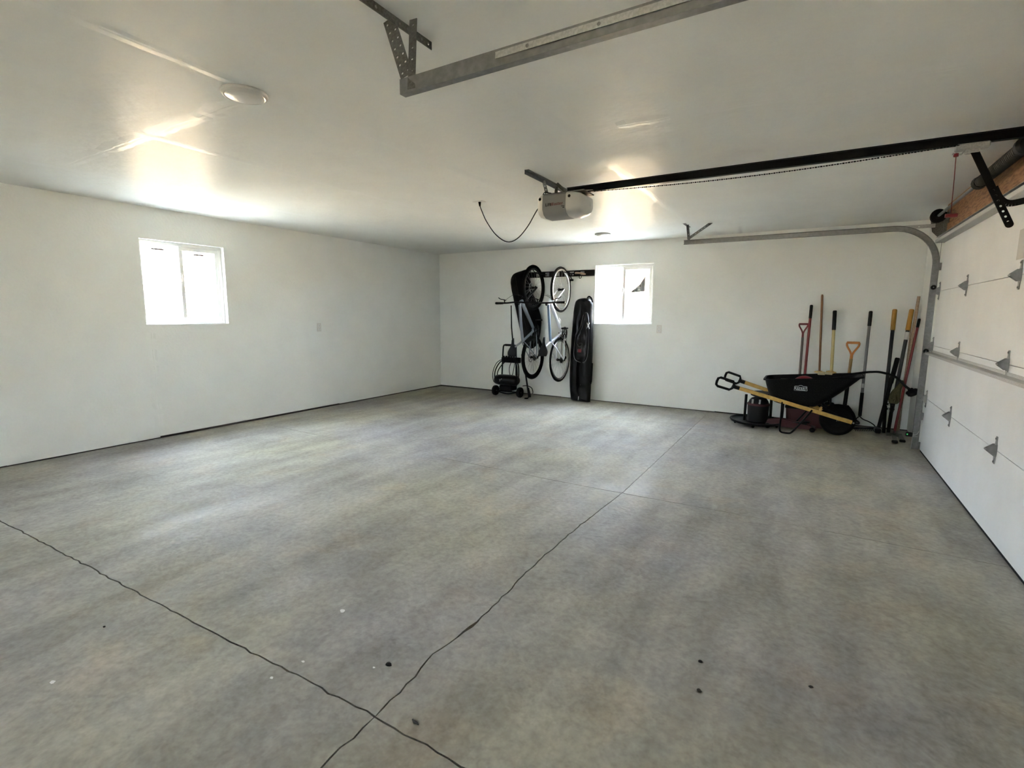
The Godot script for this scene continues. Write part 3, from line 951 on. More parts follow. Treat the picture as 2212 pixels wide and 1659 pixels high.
func make_opener() -> void:
	var o := thing("garage_door_opener", "grey and white chain drive door opener hung from the ceiling", "door opener", Vector3(4.17, 2.135, 3.60))
	# body: grey housing, its long side towards the room
	var st := mb()
	var ring := func(x: float, k: float) -> Array:
		var prof := [Vector2(-0.12, 0.178), Vector2(-0.14, 0.15), Vector2(-0.145, 0.06), Vector2(-0.11, 0.012), Vector2(-0.06, 0.0), Vector2(0.06, 0.0), Vector2(0.105, 0.022), Vector2(0.128, 0.06), Vector2(0.125, 0.16), Vector2(0.11, 0.178)]
		var out := []
		for p in prof:
			out.append(Vector3(x, 0.09 + (p.y - 0.09) * k, p.x * k))
		return out
	loft(st, [ring.call(-0.105, 1.0), ring.call(0.10, 1.0)])
	build(st, "housing", M.opener_grey, o)
	st = mb()
	loft(st, [ring.call(-0.105, 1.005), ring.call(-0.125, 1.0), ring.call(-0.155, 0.86), ring.call(-0.172, 0.60), ring.call(-0.176, 0.2)])
	build(st, "light_lens", M.lens, o)
	st = mb()
	loft(st, [ring.call(0.10, 1.005), ring.call(0.145, 1.0), ring.call(0.210, 0.84), ring.call(0.243, 0.60), ring.call(0.252, 0.2)])
	build(st, "light_lens", M.lens, o)
	for x in [-0.128, 0.128]:
		st = mb()
		lathe(st, [Vector2(0, 0.006), Vector2(0.011, 0.004), Vector2(0.013, 0)], 10, Transform3D(Basis(Vector3.RIGHT, PI / 2), Vector3(x, 0.142, 0.124)))
		build(st, "latch_button", M.black_metal, o)
	text("lettering", "Lift", 0.032, 0.001, M.black_paint, o, Transform3D(Basis(), Vector3(-0.052, 0.092, 0.1285)))
	text("lettering", "Master", 0.032, 0.001, M.red_ink, o, Transform3D(Basis(), Vector3(0.022, 0.093, 0.1285)))
	st = mb()
	span(st, Vector3(0.062, 0.070, 0.1265), Vector3(0.090, 0.074, 0.1285))
	build(st, "printed_mark", M.black_paint, o)
	st = mb()
	span(st, Vector3(0.074, 0.058, 0.1255), Vector3(0.090, 0.064, 0.128))
	build(st, "printed_mark", M.black_paint, o)
	# sheet metal chassis showing on top
	st = mb()
	span(st, Vector3(-0.11, 0.176, -0.11), Vector3(0.24, 0.186, 0.10), 0.001)
	prism(st, PackedVector2Array([Vector2(0.16, 0.0), Vector2(0.30, 0.01), Vector2(0.16, 0.07)]), 0.002, Transform3D(Basis(Vector3(1, 0, 0), Vector3(0, 0, 1), Vector3(0, -1, 0)), Vector3(0, 0.182, 0.05)))
	build(st, "chassis", M.galv_dark, o)
	# rail: black T section to the header
	st = mb()
	span(st, Vector3(0.06, 0.180, -0.019), Vector3(2.83, 0.232, 0.019), 0.003)
	span(st, Vector3(0.06, 0.226, -0.026), Vector3(2.83, 0.232, 0.026), 0.001)
	var rail := build(st, "rail", M.black_metal, o)
	st = mb()
	span(st, Vector3(2.82, 0.165, -0.04), Vector3(2.866, 0.245, 0.04), 0.002)
	build(st, "header_bracket", M.black_metal, rail)
	# chain: links hanging a little under the rail
	st = mb()
	for i in 150:
		var x := 0.30 + i * 0.0145
		var sag := 0.176 - 0.03 * sin(PI * i / 150.0)
		bx(st, Vector3(x, sag, 0.03), Vector3(0.012, 0.008 if i % 2 == 0 else 0.005, 0.003 if i % 2 == 0 else 0.007), 0.001)
	build(st, "chain", M.black_metal, rail)
	# trolley, release lever, cord with red handle, door arm
	st = mb()
	span(st, Vector3(2.455, 0.150, -0.03), Vector3(2.60, 0.182, 0.03), 0.006)
	span(st, Vector3(2.50, 0.130, -0.022), Vector3(2.56, 0.152, 0.022), 0.004)
	var tr := build(st, "trolley", M.galv_light, o)
	st = mb()
	tube(st, [Vector3(2.50, 0.150, 0.0), Vector3(2.485, 0.132, 0), Vector3(2.46, 0.132, 0), Vector3(2.445, 0.140, 0)], 0.005, 6)
	build(st, "release_lever", M.galv_light, tr)
	st = mb()
	lathe(st, [Vector2(0, 0.012), Vector2(0.012, 0.008), Vector2(0.012, -0.008), Vector2(0, -0.012)], 8, Transform3D(Basis(), Vector3(2.462, 0.130, 0)))
	tube(st, [Vector3(2.462, 0.125, 0), Vector3(2.466, 0.0, 0), Vector3(2.470, -0.19, 0)], 0.0022, 5)
	tube(st, [Vector3(2.445, -0.20, 0), Vector3(2.50, -0.20, 0)], 0.011, 8)
	build(st, "release_cord", M.red_paint, tr)
	st = mb()
	var a0 := Vector3(2.532, 0.150, 0.012)
	var a1 := Vector3(2.722, -0.272, 0.012)
	var al := (a1 - a0).length()
	beam(st, a0, a0.lerp(a1, 0.52), 0.006, 0.036, Vector3(1, 0.4, 0), 0.002)
	perforated(st, al * 0.48, 0.036, 1, 0.030, 0.0062, 0.006, strap(a0.lerp(a1, 0.52), a1, Vector3(0, 0, 1)).translated(Vector3(0, 0, -0.003)))
	lathe(st, [Vector2(0, 0.003), Vector2(0.018, 0.003), Vector2(0.018, -0.003), Vector2(0, -0.003)], 14, Transform3D(Basis(Vector3.RIGHT, PI / 2), a1))
	build(st, "straight_arm", M.black_metal, o)
	st = mb()
	var cv := curve_pts([Vector3(2.640, -0.065, 0.004), Vector3(2.672, -0.130, 0.004), Vector3(2.712, -0.158, 0.004), Vector3(2.775, -0.150, 0.004), Vector3(2.852, -0.135, 0.004)], 5)
	for i in cv.size() - 1:
		beam(st, cv[i], cv[i + 1], 0.006, 0.034, Vector3(0.3, 1, 0))
	build(st, "curved_arm", M.black_metal, o)
	# hanging angle on the ceiling and its drop straps
	st = mb()
	perforated(st, 0.72, 0.034, 1, 0.05, 0.006, 0.003, strap(Vector3(-0.10, 0.303, 0.40), Vector3(-0.10, 0.303, -0.32), Vector3.DOWN))
	span(st, Vector3(-0.117, 0.272, -0.32), Vector3(-0.114, 0.304, 0.40))
	build(st, "ceiling_angle", M.galv, o)
	for q in [[Vector3(-0.09, 0.18, 0.07), Vector3(-0.11, 0.29, 0.10)], [Vector3(-0.09, 0.18, -0.08), Vector3(-0.11, 0.29, -0.14)], [Vector3(0.08, 0.18, 0.06), Vector3(-0.06, 0.29, -0.04)]]:
		st = mb()
		perforated(st, (q[1] - q[0]).length(), 0.026, 1, 0.03, 0.004, 0.003, strap(q[0], q[1], Vector3(0.3, 0, 1)))
		build(st, "hanger_strap", M.galv_dark, o)
	# power cord up to the ceiling outlet
	st = mb()
	var c := curve_pts([Vector3(-0.155, 0.165, -0.02), Vector3(-0.24, 0.10, -0.04), Vector3(-0.36, -0.02, -0.09), Vector3(-0.50, -0.105, -0.15), Vector3(-0.63, -0.118, -0.19), Vector3(-0.78, -0.04, -0.24), Vector3(-0.92, 0.10, -0.29), Vector3(-1.0, 0.22, -0.32), Vector3(-1.03, 0.27, -0.335)], 5)
	tube(st, c, 0.0045, 6)
	tube(st, [Vector3(-1.028, 0.262, -0.334), Vector3(-1.033, 0.30, -0.338)], [0.008, 0.014], 8)
	build(st, "power_cord", M.black_rubber, o)
	st = mb()
	tube(st, curve_pts([Vector3(-0.155, 0.16, 0.06), Vector3(-0.13, 0.19, 0.07), Vector3(-0.10, 0.20, 0.09), Vector3(-0.05, 0.19, 0.08)], 4), 0.0035, 5)
	build(st, "antenna_wire", M.black_rubber, o)
	var outlet := thing("ceiling_outlet", "small white outlet plate on the ceiling with a black plug", "outlet", Vector3(3.135, H, 3.262))
	st = mb()
	span(st, Vector3(-0.058, -0.004, -0.036), Vector3(0.058, 0.0, 0.036), 0.002)
	build(st, "cover_plate", M.plate, outlet)
	st = mb()
	lathe(st, [Vector2(0, -0.0055), Vector2(0.016, -0.0055), Vector2(0.017, -0.004)], 14, Transform3D(Basis(), Vector3(-0.028, 0, 0)))
	build(st, "receptacle", M.vinyl, outlet)

func make_wall_outlet(o: Vector3, r: Vector3, n: Vector3, label: String) -> void:
	var w := thing("wall_outlet", label, "outlet", o, "wall outlets", Basis(r, Vector3.UP, n))
	var st := mb()
	span(st, Vector3(-0.036, -0.058, 0.0), Vector3(0.036, 0.058, 0.006), 0.003)
	build(st, "cover_plate", M.plate, w)
	for y in [-0.024, 0.024]:
		st = mb()
		span(st, Vector3(-0.017, y - 0.016, 0.006), Vector3(0.017, y + 0.016, 0.009), 0.003)
		var rc := build(st, "receptacle", M.vinyl, w)
		st = mb()
		for x in [-0.007, 0.007]:
			span(st, Vector3(x - 0.0014, y - 0.002, 0.0088), Vector3(x + 0.0014, y + 0.009, 0.0094))
		tube(st, [Vector3(0, y - 0.009, 0.0085), Vector3(0, y - 0.009, 0.0095)], 0.003, 8)
		build(st, "slot", M.black_rubber, rc)

func make_ceiling_light(x: float, z: float, label: String) -> void:
	var l := thing("disc_light", label, "ceiling light", Vector3(x, H, z), "flush disc lights")
	var st := mb()
	lathe(st, [Vector2(0.075, 0), Vector2(0.104, -0.001), Vector2(0.107, -0.008), Vector2(0.104, -0.016), Vector2(0.094, -0.022), Vector2(0.088, -0.020)], 40)
	build(st, "trim_ring", M.disc, l)
	st = mb()
	lathe(st, [Vector2(0.088, -0.020), Vector2(0.075, -0.026), Vector2(0.05, -0.030), Vector2(0.02, -0.032), Vector2(0, -0.0325)], 40)
	build(st, "diffuser", M.disc, l)

func make_sensor() -> void:
	var s := thing("door_safety_sensor", "black door safety sensor with a green light near the floor", "sensor", Vector3(6.955, 0.150, 1.10))
	var st := mb()
	span(st, Vector3(-0.055, 0.0, -0.016), Vector3(0.0, 0.042, 0.016), 0.005)
	build(st, "case", M.black_metal, s)
	st = mb()
	span(st, Vector3(-0.002, 0.004, -0.018), Vector3(0.045, 0.007, 0.018))
	span(st, Vector3(0.004, 0.0, -0.020), Vector3(0.008, 0.05, 0.018))
	build(st, "bracket", M.galv_light, s)
	st = mb()
	lathe(st, [Vector2(0, 0.005), Vector2(0.004, 0.004), Vector2(0.006, 0)], 10, Transform3D(Basis(Vector3.RIGHT, PI / 2), Vector3(-0.043, 0.024, 0.016)))
	build(st, "indicator_light", M.led, s)
	st = mb()
	tube(st, curve_pts([Vector3(0.0, 0.02, 0), Vector3(0.05, 0.05, -0.02), Vector3(0.085, 0.3, -0.03), Vector3(0.095, 0.7, -0.035)], 5), 0.002, 5)
	build(st, "wire", M.vinyl, s)

func more_materials() -> void:
	M.galv = worldmap(mat(1, 1, 1, 0.48, 0.75), 2.0)
	M.galv.albedo_texture = noise_tex(0.05, 256, false, 1, 3, 41, grad([[0.0, Color(0.20, 0.205, 0.20)], [0.5, Color(0.235, 0.24, 0.235)], [1.0, Color(0.28, 0.285, 0.28)]]))
	M.galv_dark = worldmap(mat(1, 1, 1, 0.55, 0.8), 6.0)
	M.galv_dark.albedo_texture = noise_tex(0.05, 256, false, 1, 3, 42, grad([[0.0, Color(0.11, 0.11, 0.10)], [1.0, Color(0.24, 0.24, 0.225)]]))
	M.galv_light = worldmap(mat(1, 1, 1, 0.5, 0.55), 6.0)
	M.galv_light.albedo_texture = noise_tex(0.05, 256, false, 1, 3, 43, grad([[0.0, Color(0.38, 0.385, 0.37)], [1.0, Color(0.55, 0.555, 0.54)]]))
	M.door = worldmap(mat(1, 1, 1, 0.42), 0.8)
	M.door.albedo_texture = noise_tex(0.01, 256, false, 1, 4, 44, grad([[0.0, Color(0.74, 0.76, 0.76)], [1.0, Color(0.80, 0.82, 0.82)]]))
	M.header = worldmap(mat(1, 1, 1, 0.8), 1.6)
	M.header.albedo_texture = noise_tex(0.016, 512, false, 1, 5, 45, grad([[0.0, Color(0.10, 0.045, 0.018)], [0.45, Color(0.25, 0.125, 0.055)], [1.0, Color(0.36, 0.20, 0.095)]]))
	M.header.uv1_scale = Vector3(1.6, 5.0, 0.9)
	M.black_metal = mat(0.012, 0.012, 0.012, 0.42)
	M.black_paint = mat(0.012, 0.012, 0.014, 0.5)
	M.black_rubber = mat(0.014, 0.014, 0.014, 0.6)
	M.rubber = mat(0.022, 0.022, 0.022, 0.75)
	M.spring = mat(0.03, 0.03, 0.027, 0.6, 0.3)
	M.red_paint = mat(0.17, 0.008, 0.011, 0.42)
	M.red_ink = mat(0.10, 0.014, 0.014, 0.5)
	M.opener_grey = mat(0.20, 0.205, 0.20, 0.5)
	M.lens = mat(0.62, 0.62, 0.58, 0.3)
	M.lens.backlight_enabled = true
	M.lens.backlight = Color(0.35, 0.35, 0.33)
	M.plate = mat(0.70, 0.69, 0.64, 0.4)
	M.disc = mat(0.62, 0.61, 0.57, 0.3)
	M.paper = mat(0.55, 0.55, 0.52, 0.8)
	M.led = mat(0.1, 0.8, 0.25, 0.3)
	M.led.emission_enabled = true
	M.led.emission = Color(0.25, 1.0, 0.45)
	M.led.emission_energy_multiplier = 0.03

# ---------------------------------------------------------------- bikes, wall rack, bags, pressure washer
func ring_pts(c: Vector3, ax: Vector3, r: float, n: int) -> Array:      # circle round ax
	var b := frame_of(ax.normalized())
	var o := []
	for i in n:
		var a := TAU * i / n
		o.append(c + b.x * cos(a) * r + b.y * sin(a) * r)
	return o

func make_wheel(called: String, bike: Node3D, c: Vector3, r: float, tyre: float, rim_m: Material, rotor: bool, depth: float) -> void:
	var st := mb()
	tube(st, ring_pts(c, Vector3.RIGHT, r - tyre, 56), tyre, 10, true)
	var w := build(st, called, M.tyre, bike)
	st = mb()
	var rr := r - tyre * 2.0 - 0.004
	for s in [-1.0, 1.0]:
		tube(st, ring_pts(c + Vector3(s * 0.009, 0, 0), Vector3.RIGHT, rr, 56), 0.006, 6, true)
	tube(st, ring_pts(c, Vector3.RIGHT, rr - depth * 0.5, 56), depth * 0.5, 8, true, true, 1.0)
	build(st, "rim", rim_m, w)
	st = mb()
	for i in 28:
		var a := TAU * i / 28.0
		var b := a + (0.5 if i % 4 < 2 else -0.5)
		var s := 1.0 if i % 2 == 0 else -1.0
		tube(st, [c + Vector3(s * 0.028, cos(b) * 0.022, sin(b) * 0.022), c + Vector3(0, cos(a) * (rr - 0.006), sin(a) * (rr - 0.006))], 0.0013, 3, false, false)
	build(st, "spokes", M.spoke, w).set_meta("kind", "stuff")
	st = mb()
	lathe(st, [Vector2(0, -0.055), Vector2(0.012, -0.055), Vector2(0.026, -0.034), Vector2(0.016, -0.024), Vector2(0.016, 0.024), Vector2(0.026, 0.034), Vector2(0.012, 0.055), Vector2(0, 0.055)], 14, Transform3D(Basis(Vector3(0, 0, 1), PI / 2), c))
	build(st, "hub", M.black_metal, w)
	if rotor:
		st = mb()
		tube(st, ring_pts(c + Vector3(-0.042, 0, 0), Vector3.RIGHT, 0.072, 28), 0.007, 4, true, true, 0.2)
		for i in 5:
			var a := TAU * i / 5.0
			beam(st, c + Vector3(-0.042, 0, 0), c + Vector3(-0.042, cos(a) * 0.07, sin(a) * 0.07), 0.002, 0.008, Vector3.RIGHT)
		build(st, "brake_disc", M.galv, w)

# y runs forward along the bike (it hangs front wheel up), z runs up from the wheels to the saddle, x to its right
func make_bike(called: String, label: String, at: Vector3, g: Dictionary) -> Node3D:
	var b := thing(called, label, "bicycle", at, "bikes hung on the wall rack")
	var P := func(y: float, z: float, x := 0.0) -> Vector3: return Vector3(x, y, z)
	var bb: Vector3 = P.call(g.bb.x, g.bb.y)
	var hl: Vector3 = P.call(g.head_low.x, g.head_low.y)
	var ht: Vector3 = P.call(g.head_top.x, g.head_top.y)
	var sc: Vector3 = P.call(g.seat.x, g.seat.y)
	var stp: Vector3 = P.call(g.saddle.x, g.saddle.y)
	var fa: Vector3 = P.call(g.base, 0.0)
	make_wheel("front_wheel", b, fa, g.r, g.tyre, g.rim, g.disc, g.rim_depth)
	make_wheel("rear_wheel", b, Vector3.ZERO, g.r, g.tyre, g.rim, g.disc, g.rim_depth)
	var st := mb()
	var tt := ht.lerp(hl, 0.25)
	var dt := hl.lerp(ht, 0.2)
	tube(st, [hl, ht], g.tube * 0.62, 12)
	tube(st, curve_pts([dt, dt.lerp(bb, 0.5) + Vector3(0, 0.012, 0.012) * g.bend, bb], 6), [g.tube * 0.72, g.tube * 0.72, g.tube * 0.72, g.tube * 0.72, g.tube * 0.7, g.tube * 0.68, g.tube * 0.66, g.tube * 0.64, g.tube * 0.62, g.tube * 0.6, g.tube * 0.58, g.tube * 0.56, g.tube * 0.56], 12)
	tube(st, [bb, sc, sc.lerp(stp, 0.12)], g.tube * 0.46, 12)
	lathe(st, [Vector2(0, -0.036), Vector2(0.022, -0.036), Vector2(0.022, 0.036), Vector2(0, 0.036)], 14, Transform3D(Basis(Vector3(0, 0, 1), PI / 2), bb))
	for s in [-1.0, 1.0]:
		tube(st, curve_pts([bb + Vector3(s * 0.03, 0, 0), bb.lerp(Vector3.ZERO, 0.4) + Vector3(s * 0.055, 0, 0.004), Vector3(s * 0.066, 0, 0)], 4), 0.0095, 8)
		tube(st, curve_pts([sc + Vector3(s * 0.012, 0, 0), sc.lerp(Vector3.ZERO, 0.35) + Vector3(s * 0.045, 0, 0), Vector3(s * 0.066, 0, 0)], 4), 0.008, 8)
	build(st, "frame", g.paint, b)
	st = mb()
	tube(st, curve_pts([tt, tt.lerp(sc, 0.5) + Vector3(0, 0, 0.012) * g.bend, sc], 6), g.tube * 0.55, 12)
	build(st, "top_tube", g.paint2, b)
	# fork
	st = mb()
	var crown := hl - (ht - hl).normalized() * 0.03
	tube(st, [crown, hl], 0.017, 10)
	beam(st, crown + Vector3(-0.055, 0, 0), crown + Vector3(0.055, 0, 0), 0.03, 0.035, Vector3(0, 0, 1), 0.008)
	for s in [-1.0, 1.0]:
		var top := crown + Vector3(s * 0.052, 0, 0)
		var end := fa + Vector3(s * 0.056, 0, 0)
		if g.suspension:
			tube(st, [top, top.lerp(end, 0.45)], 0.013, 10)
			tube(st, [top.lerp(end, 0.40), top.lerp(end, 0.45), end], [0.016, 0.018, 0.014], 10)
		else:
			tube(st, [top, top.lerp(end, 0.6), end], [0.014, 0.012, 0.008], 10)
	build(st, "fork", g.fork, b)
	# stem and bar
	var hb: Vector3 = P.call(g.bar.x, g.bar.y)
	st = mb()
	tube(st, [ht, ht + (ht - hl).normalized() * 0.035], 0.018, 10)
	tube(st, [ht + (ht - hl).normalized() * 0.02, hb], 0.015, 10)
	build(st, "stem", M.black_metal, b)
	var half: float = g.bar_half
	st = mb()
	var rise: Vector3 = Vector3(0, -0.012, 0.012) * g.rise
	tube(st, curve_pts([hb + Vector3(-half, 0, 0) + rise, hb + Vector3(-half * 0.45, 0, 0) + rise * 0.8, hb + Vector3(-0.06, 0, 0), hb + Vector3(0.06, 0, 0), hb + Vector3(half * 0.45, 0, 0) + rise * 0.8, hb + Vector3(half, 0, 0) + rise], 5), 0.0125, 10)
	build(st, "handlebar", M.black_metal, b)
	for s in [-1.0, 1.0]:
		st = mb()
		tube(st, [hb + Vector3(s * (half - 0.13), 0, 0) + rise, hb + Vector3(s * (half - 0.005), 0, 0) + rise, hb + Vector3(s * (half + 0.004), 0, 0) + rise], [0.0165, 0.0175, 0.014], 10)
		build(st, "grip", M.black_rubber, b)
		st = mb()      # lever reaches forward of the bar
		var lv := hb + Vector3(s * (half - 0.16), 0, 0) + rise
		tube(st, [lv, lv + Vector3(s * 0.004, 0.045, 0.004)], 0.009, 8)
		tube(st, curve_pts([lv + Vector3(-s * 0.02, 0.04, 0.0), lv + Vector3(s * 0.02, 0.052, 0.004), lv + Vector3(s * 0.07, 0.06, 0.008), lv + Vector3(s * 0.105, 0.082, 0.01)], 4), 0.0065, 8)
		build(st, "brake_lever", M.black_metal, b)
		st = mb()
		tube(st, curve_pts([lv + Vector3(-s * 0.02, 0.045, 0), lv + Vector3(-s * 0.10, 0.085, 0.03), hb + Vector3(s * 0.03, 0.11, 0.02), hl + Vector3(s * 0.02, 0.05, -0.02), hl + Vector3(s * 0.03, -0.10, -0.05)], 5), 0.0026, 5)
		build(st, "cable", M.black_rubber, b)
	# seat post and saddle
	st = mb()
	tube(st, [sc, stp], 0.0138, 10)
	build(st, "seat_post", g.post, b)
	st = mb()
	var sd := []
	var ax := Vector3(0, 1, -0.06).normalized()
	for i in 9:
		var u := i / 8.0
		var w: float = [0.055, 0.074, 0.076, 0.064, 0.044, 0.028, 0.021, 0.019, 0.010][i]
		var lift: float = [0.012, 0.016, 0.012, 0.006, 0.002, 0.0, 0.0, 0.0, -0.008][i]
		var cc: Vector3 = stp + ax * lerpf(-0.13, 0.145, u) + Vector3(0, 0, 0.030 + lift)
		var rg := []
		for k in 12:
			var a := TAU * k / 12.0
			rg.append(cc + Vector3(cos(a) * w, 0, sin(a) * (0.020 if sin(a) > 0 else 0.026)))
		sd.append(rg)
	loft(st, sd)
	build(st, "saddle", M.saddle, b)
	# drive side
	st = mb()
	var cr := bb + Vector3(0.046, 0, 0)
	for q in [g.ring, g.ring * 0.72]:
		tube(st, ring_pts(cr, Vector3.RIGHT, q, 30), 0.006, 5, true)
	for i in 5:
		var a := TAU * i / 5.0
		beam(st, cr, cr + Vector3(0, cos(a), sin(a)) * g.ring, 0.004, 0.014, Vector3.RIGHT)
	build(st, "chainring", M.black_metal, b)
	var cd: Vector3 = Vector3(0, cos(g.crank), sin(g.crank))
	for s in [-1.0, 1.0]:
		st = mb()
		var e: Vector3 = bb + Vector3(s * 0.062, 0, 0) + cd * s * 0.17
		beam(st, bb + Vector3(s * 0.05, 0, 0) - cd * s * 0.01, e, 0.012, 0.022, Vector3.RIGHT, 0.004)
		build(st, "crank_arm", g.crank_m, b)
		st = mb()
		bx(st, e + Vector3(s * 0.055, 0, 0), Vector3(0.085, 0.022, 0.08), 0.006)
		build(st, "pedal", M.black_metal, b)
	st = mb()
	lathe(st, [Vector2(0.012, 0), Vector2(0.052, 0), Vector2(0.050, 0.008), Vector2(0.038, 0.014), Vector2(0.026, 0.026), Vector2(0.014, 0.03)], 22, Transform3D(Basis(Vector3(0, 0, 1), -PI / 2), Vector3(0.026, 0, 0)))
	build(st, "cassette", M.spring, b)
	st = mb()
	tube(st, [cr + Vector3(0, 0, g.ring), Vector3(0.042, 0.02, 0.045)], 0.004, 5)
	tube(st, [cr + Vector3(0, 0, -g.ring), Vector3(0.05, 0.03, -0.095)], 0.004, 5)
	tube(st, [Vector3(0.05, 0.03, -0.095), Vector3(0.05, -0.005, -0.06), Vector3(0.046, -0.04, -0.02)], 0.004, 5)
	build(st, "chain", M.spring, b)
	st = mb()
	beam(st, Vector3(0.058, -0.012, -0.02), Vector3(0.058, 0.03, -0.105), 0.012, 0.026, Vector3.RIGHT, 0.004)
	for q in [Vector3(0.052, 0.03, -0.105), Vector3(0.052, 0.0, -0.06)]:
		lathe(st, [Vector2(0, -0.006), Vector2(0.022, -0.006), Vector2(0.022, 0.006), Vector2(0, 0.006)], 12, Transform3D(Basis(Vector3(0, 0, 1), PI / 2), q))
	build(st, "derailleur", M.black_metal, b)
	return b

func make_bikes() -> void:
	# rack: black rail with bike hooks
	var rk := thing("bike_rack", "black wall rail with hooks beside the pennant window", "bike rack", Vector3(1.86, 1.955, 0))
	var st := mb()
	span(st, Vector3(0, 0, 0.0), Vector3(1.19, 0.092, 0.006), 0.002)
	span(st, Vector3(0, 0.078, 0.006), Vector3(1.19, 0.092, 0.026), 0.003)
	span(st, Vector3(0, 0.0, 0.006), Vector3(1.19, 0.014, 0.026), 0.003)
	build(st, "rail", M.black_metal, rk)
	for x in [0.205, 0.375, 0.56, 0.81, 0.99]:
		st = mb()
		span(st, Vector3(x - 0.032, 0.016, 0.006), Vector3(x + 0.032, 0.076, 0.020), 0.003)
		build(st, "mounting_plate", M.galv, rk)
	for x in [0.318, 0.790]:
		st = mb()
		tube(st, curve_pts([Vector3(x + 0.05, 0.04, 0.02), Vector3(x + 0.05, 0.035, 0.16), Vector3(x + 0.045, 0.04, 0.28), Vector3(x + 0.01, 0.055, 0.34), Vector3(x - 0.02, 0.10, 0.365)], 5), 0.0075, 8)
		build(st, "bike_hook", M.black_rubber, rk)
	st = mb()
	tube(st, curve_pts([Vector3(0.96, 0.03, 0.02), Vector3(0.955, -0.01, 0.05), Vector3(0.965, -0.035, 0.06), Vector3(0.985, -0.03, 0.06), Vector3(0.99, -0.005, 0.05)], 5), 0.006, 6)
	build(st, "small_hook", M.black_metal, rk)
	var ht := thing("hand_tool", "small hand tool with a tan handle hung on the black rail", "hand tool", Vector3(2.80, 1.955, 0.045))
	st = mb()
	tube(st, curve_pts([Vector3(-0.06, 0.045, 0), Vector3(-0.03, 0.048, 0.0), Vector3(0.04, 0.042, 0), Vector3(0.115, 0.025, 0)], 4), [0.013, 0.015, 0.015, 0.014, 0.014, 0.014, 0.014, 0.013, 0.013, 0.013, 0.012, 0.012, 0.010], 8)
	build(st, "handle", M.tan_wood, ht)
	st = mb()
	tube(st, curve_pts([Vector3(-0.06, 0.046, 0), Vector3(-0.11, 0.04, 0.01), Vector3(-0.125, -0.01, 0.015), Vector3(-0.105, -0.05, 0.02), Vector3(-0.135, -0.075, 0.02), Vector3(-0.15, -0.11, 0.02)], 4), 0.008, 6)
	bx(st, Vector3(-0.115, -0.06, 0.02), Vector3(0.075, 0.03, 0.02), 0.006)
	bx(st, Vector3(-0.14, -0.085, 0.02), Vector3(0.03, 0.04, 0.016), 0.005)
	build(st, "jaw", M.black_metal, ht)

	make_bike("mountain_bike", "grey mountain bike with fat black tyres hung front wheel up", Vector3(2.181, 0.675, 0.372), {
		base = 1.10, r = 0.352, tyre = 0.027, rim = M.black_metal, rim_depth = 0.02, disc = true, bb = Vector2(0.435, -0.035), head_low = Vector2(0.885, 0.36), head_top = Vector2(0.845, 0.465),
		seat = Vector2(0.275, 0.335), saddle = Vector2(0.185, 0.610), bar = Vector2(0.862, 0.515), bar_half = 0.37, rise = 1.0, tube = 0.040, bend = 1.0, paint = M.bike_grey, paint2 = M.bike_grey, fork = M.black_metal,
		suspension = true, post = M.galv, ring = 0.080, crank = 0.35, crank_m = M.black_metal})
	var b2 := make_bike("hybrid_bike", "white and blue hybrid bike with bright rims hung front wheel up", Vector3(2.655, 0.660, 0.372), {
		base = 1.075, r = 0.345, tyre = 0.0175, rim = M.rim_silver, rim_depth = 0.026, disc = false, bb = Vector2(0.415, -0.065), head_low = Vector2(0.885, 0.335), head_top = Vector2(0.850, 0.455),
		seat = Vector2(0.295, 0.335), saddle = Vector2(0.225, 0.520), bar = Vector2(0.865, 0.500), bar_half = 0.30, rise = -0.5, tube = 0.036, bend = 0.0, paint = M.bike_white, paint2 = M.bike_blue, fork = M.bike_white,
		suspension = false, post = M.bike_white, ring = 0.090, crank = 1.1, crank_m = M.galv})
	text("lettering", "VI", 0.085, 0.002, M.white_print, b2, Transform3D(Basis(Vector3(0, -0.52, -0.85).normalized(), Vector3(0, 0.85, -0.52).normalized(), Vector3.RIGHT), Vector3(0.030, 0.60, 0.085)))

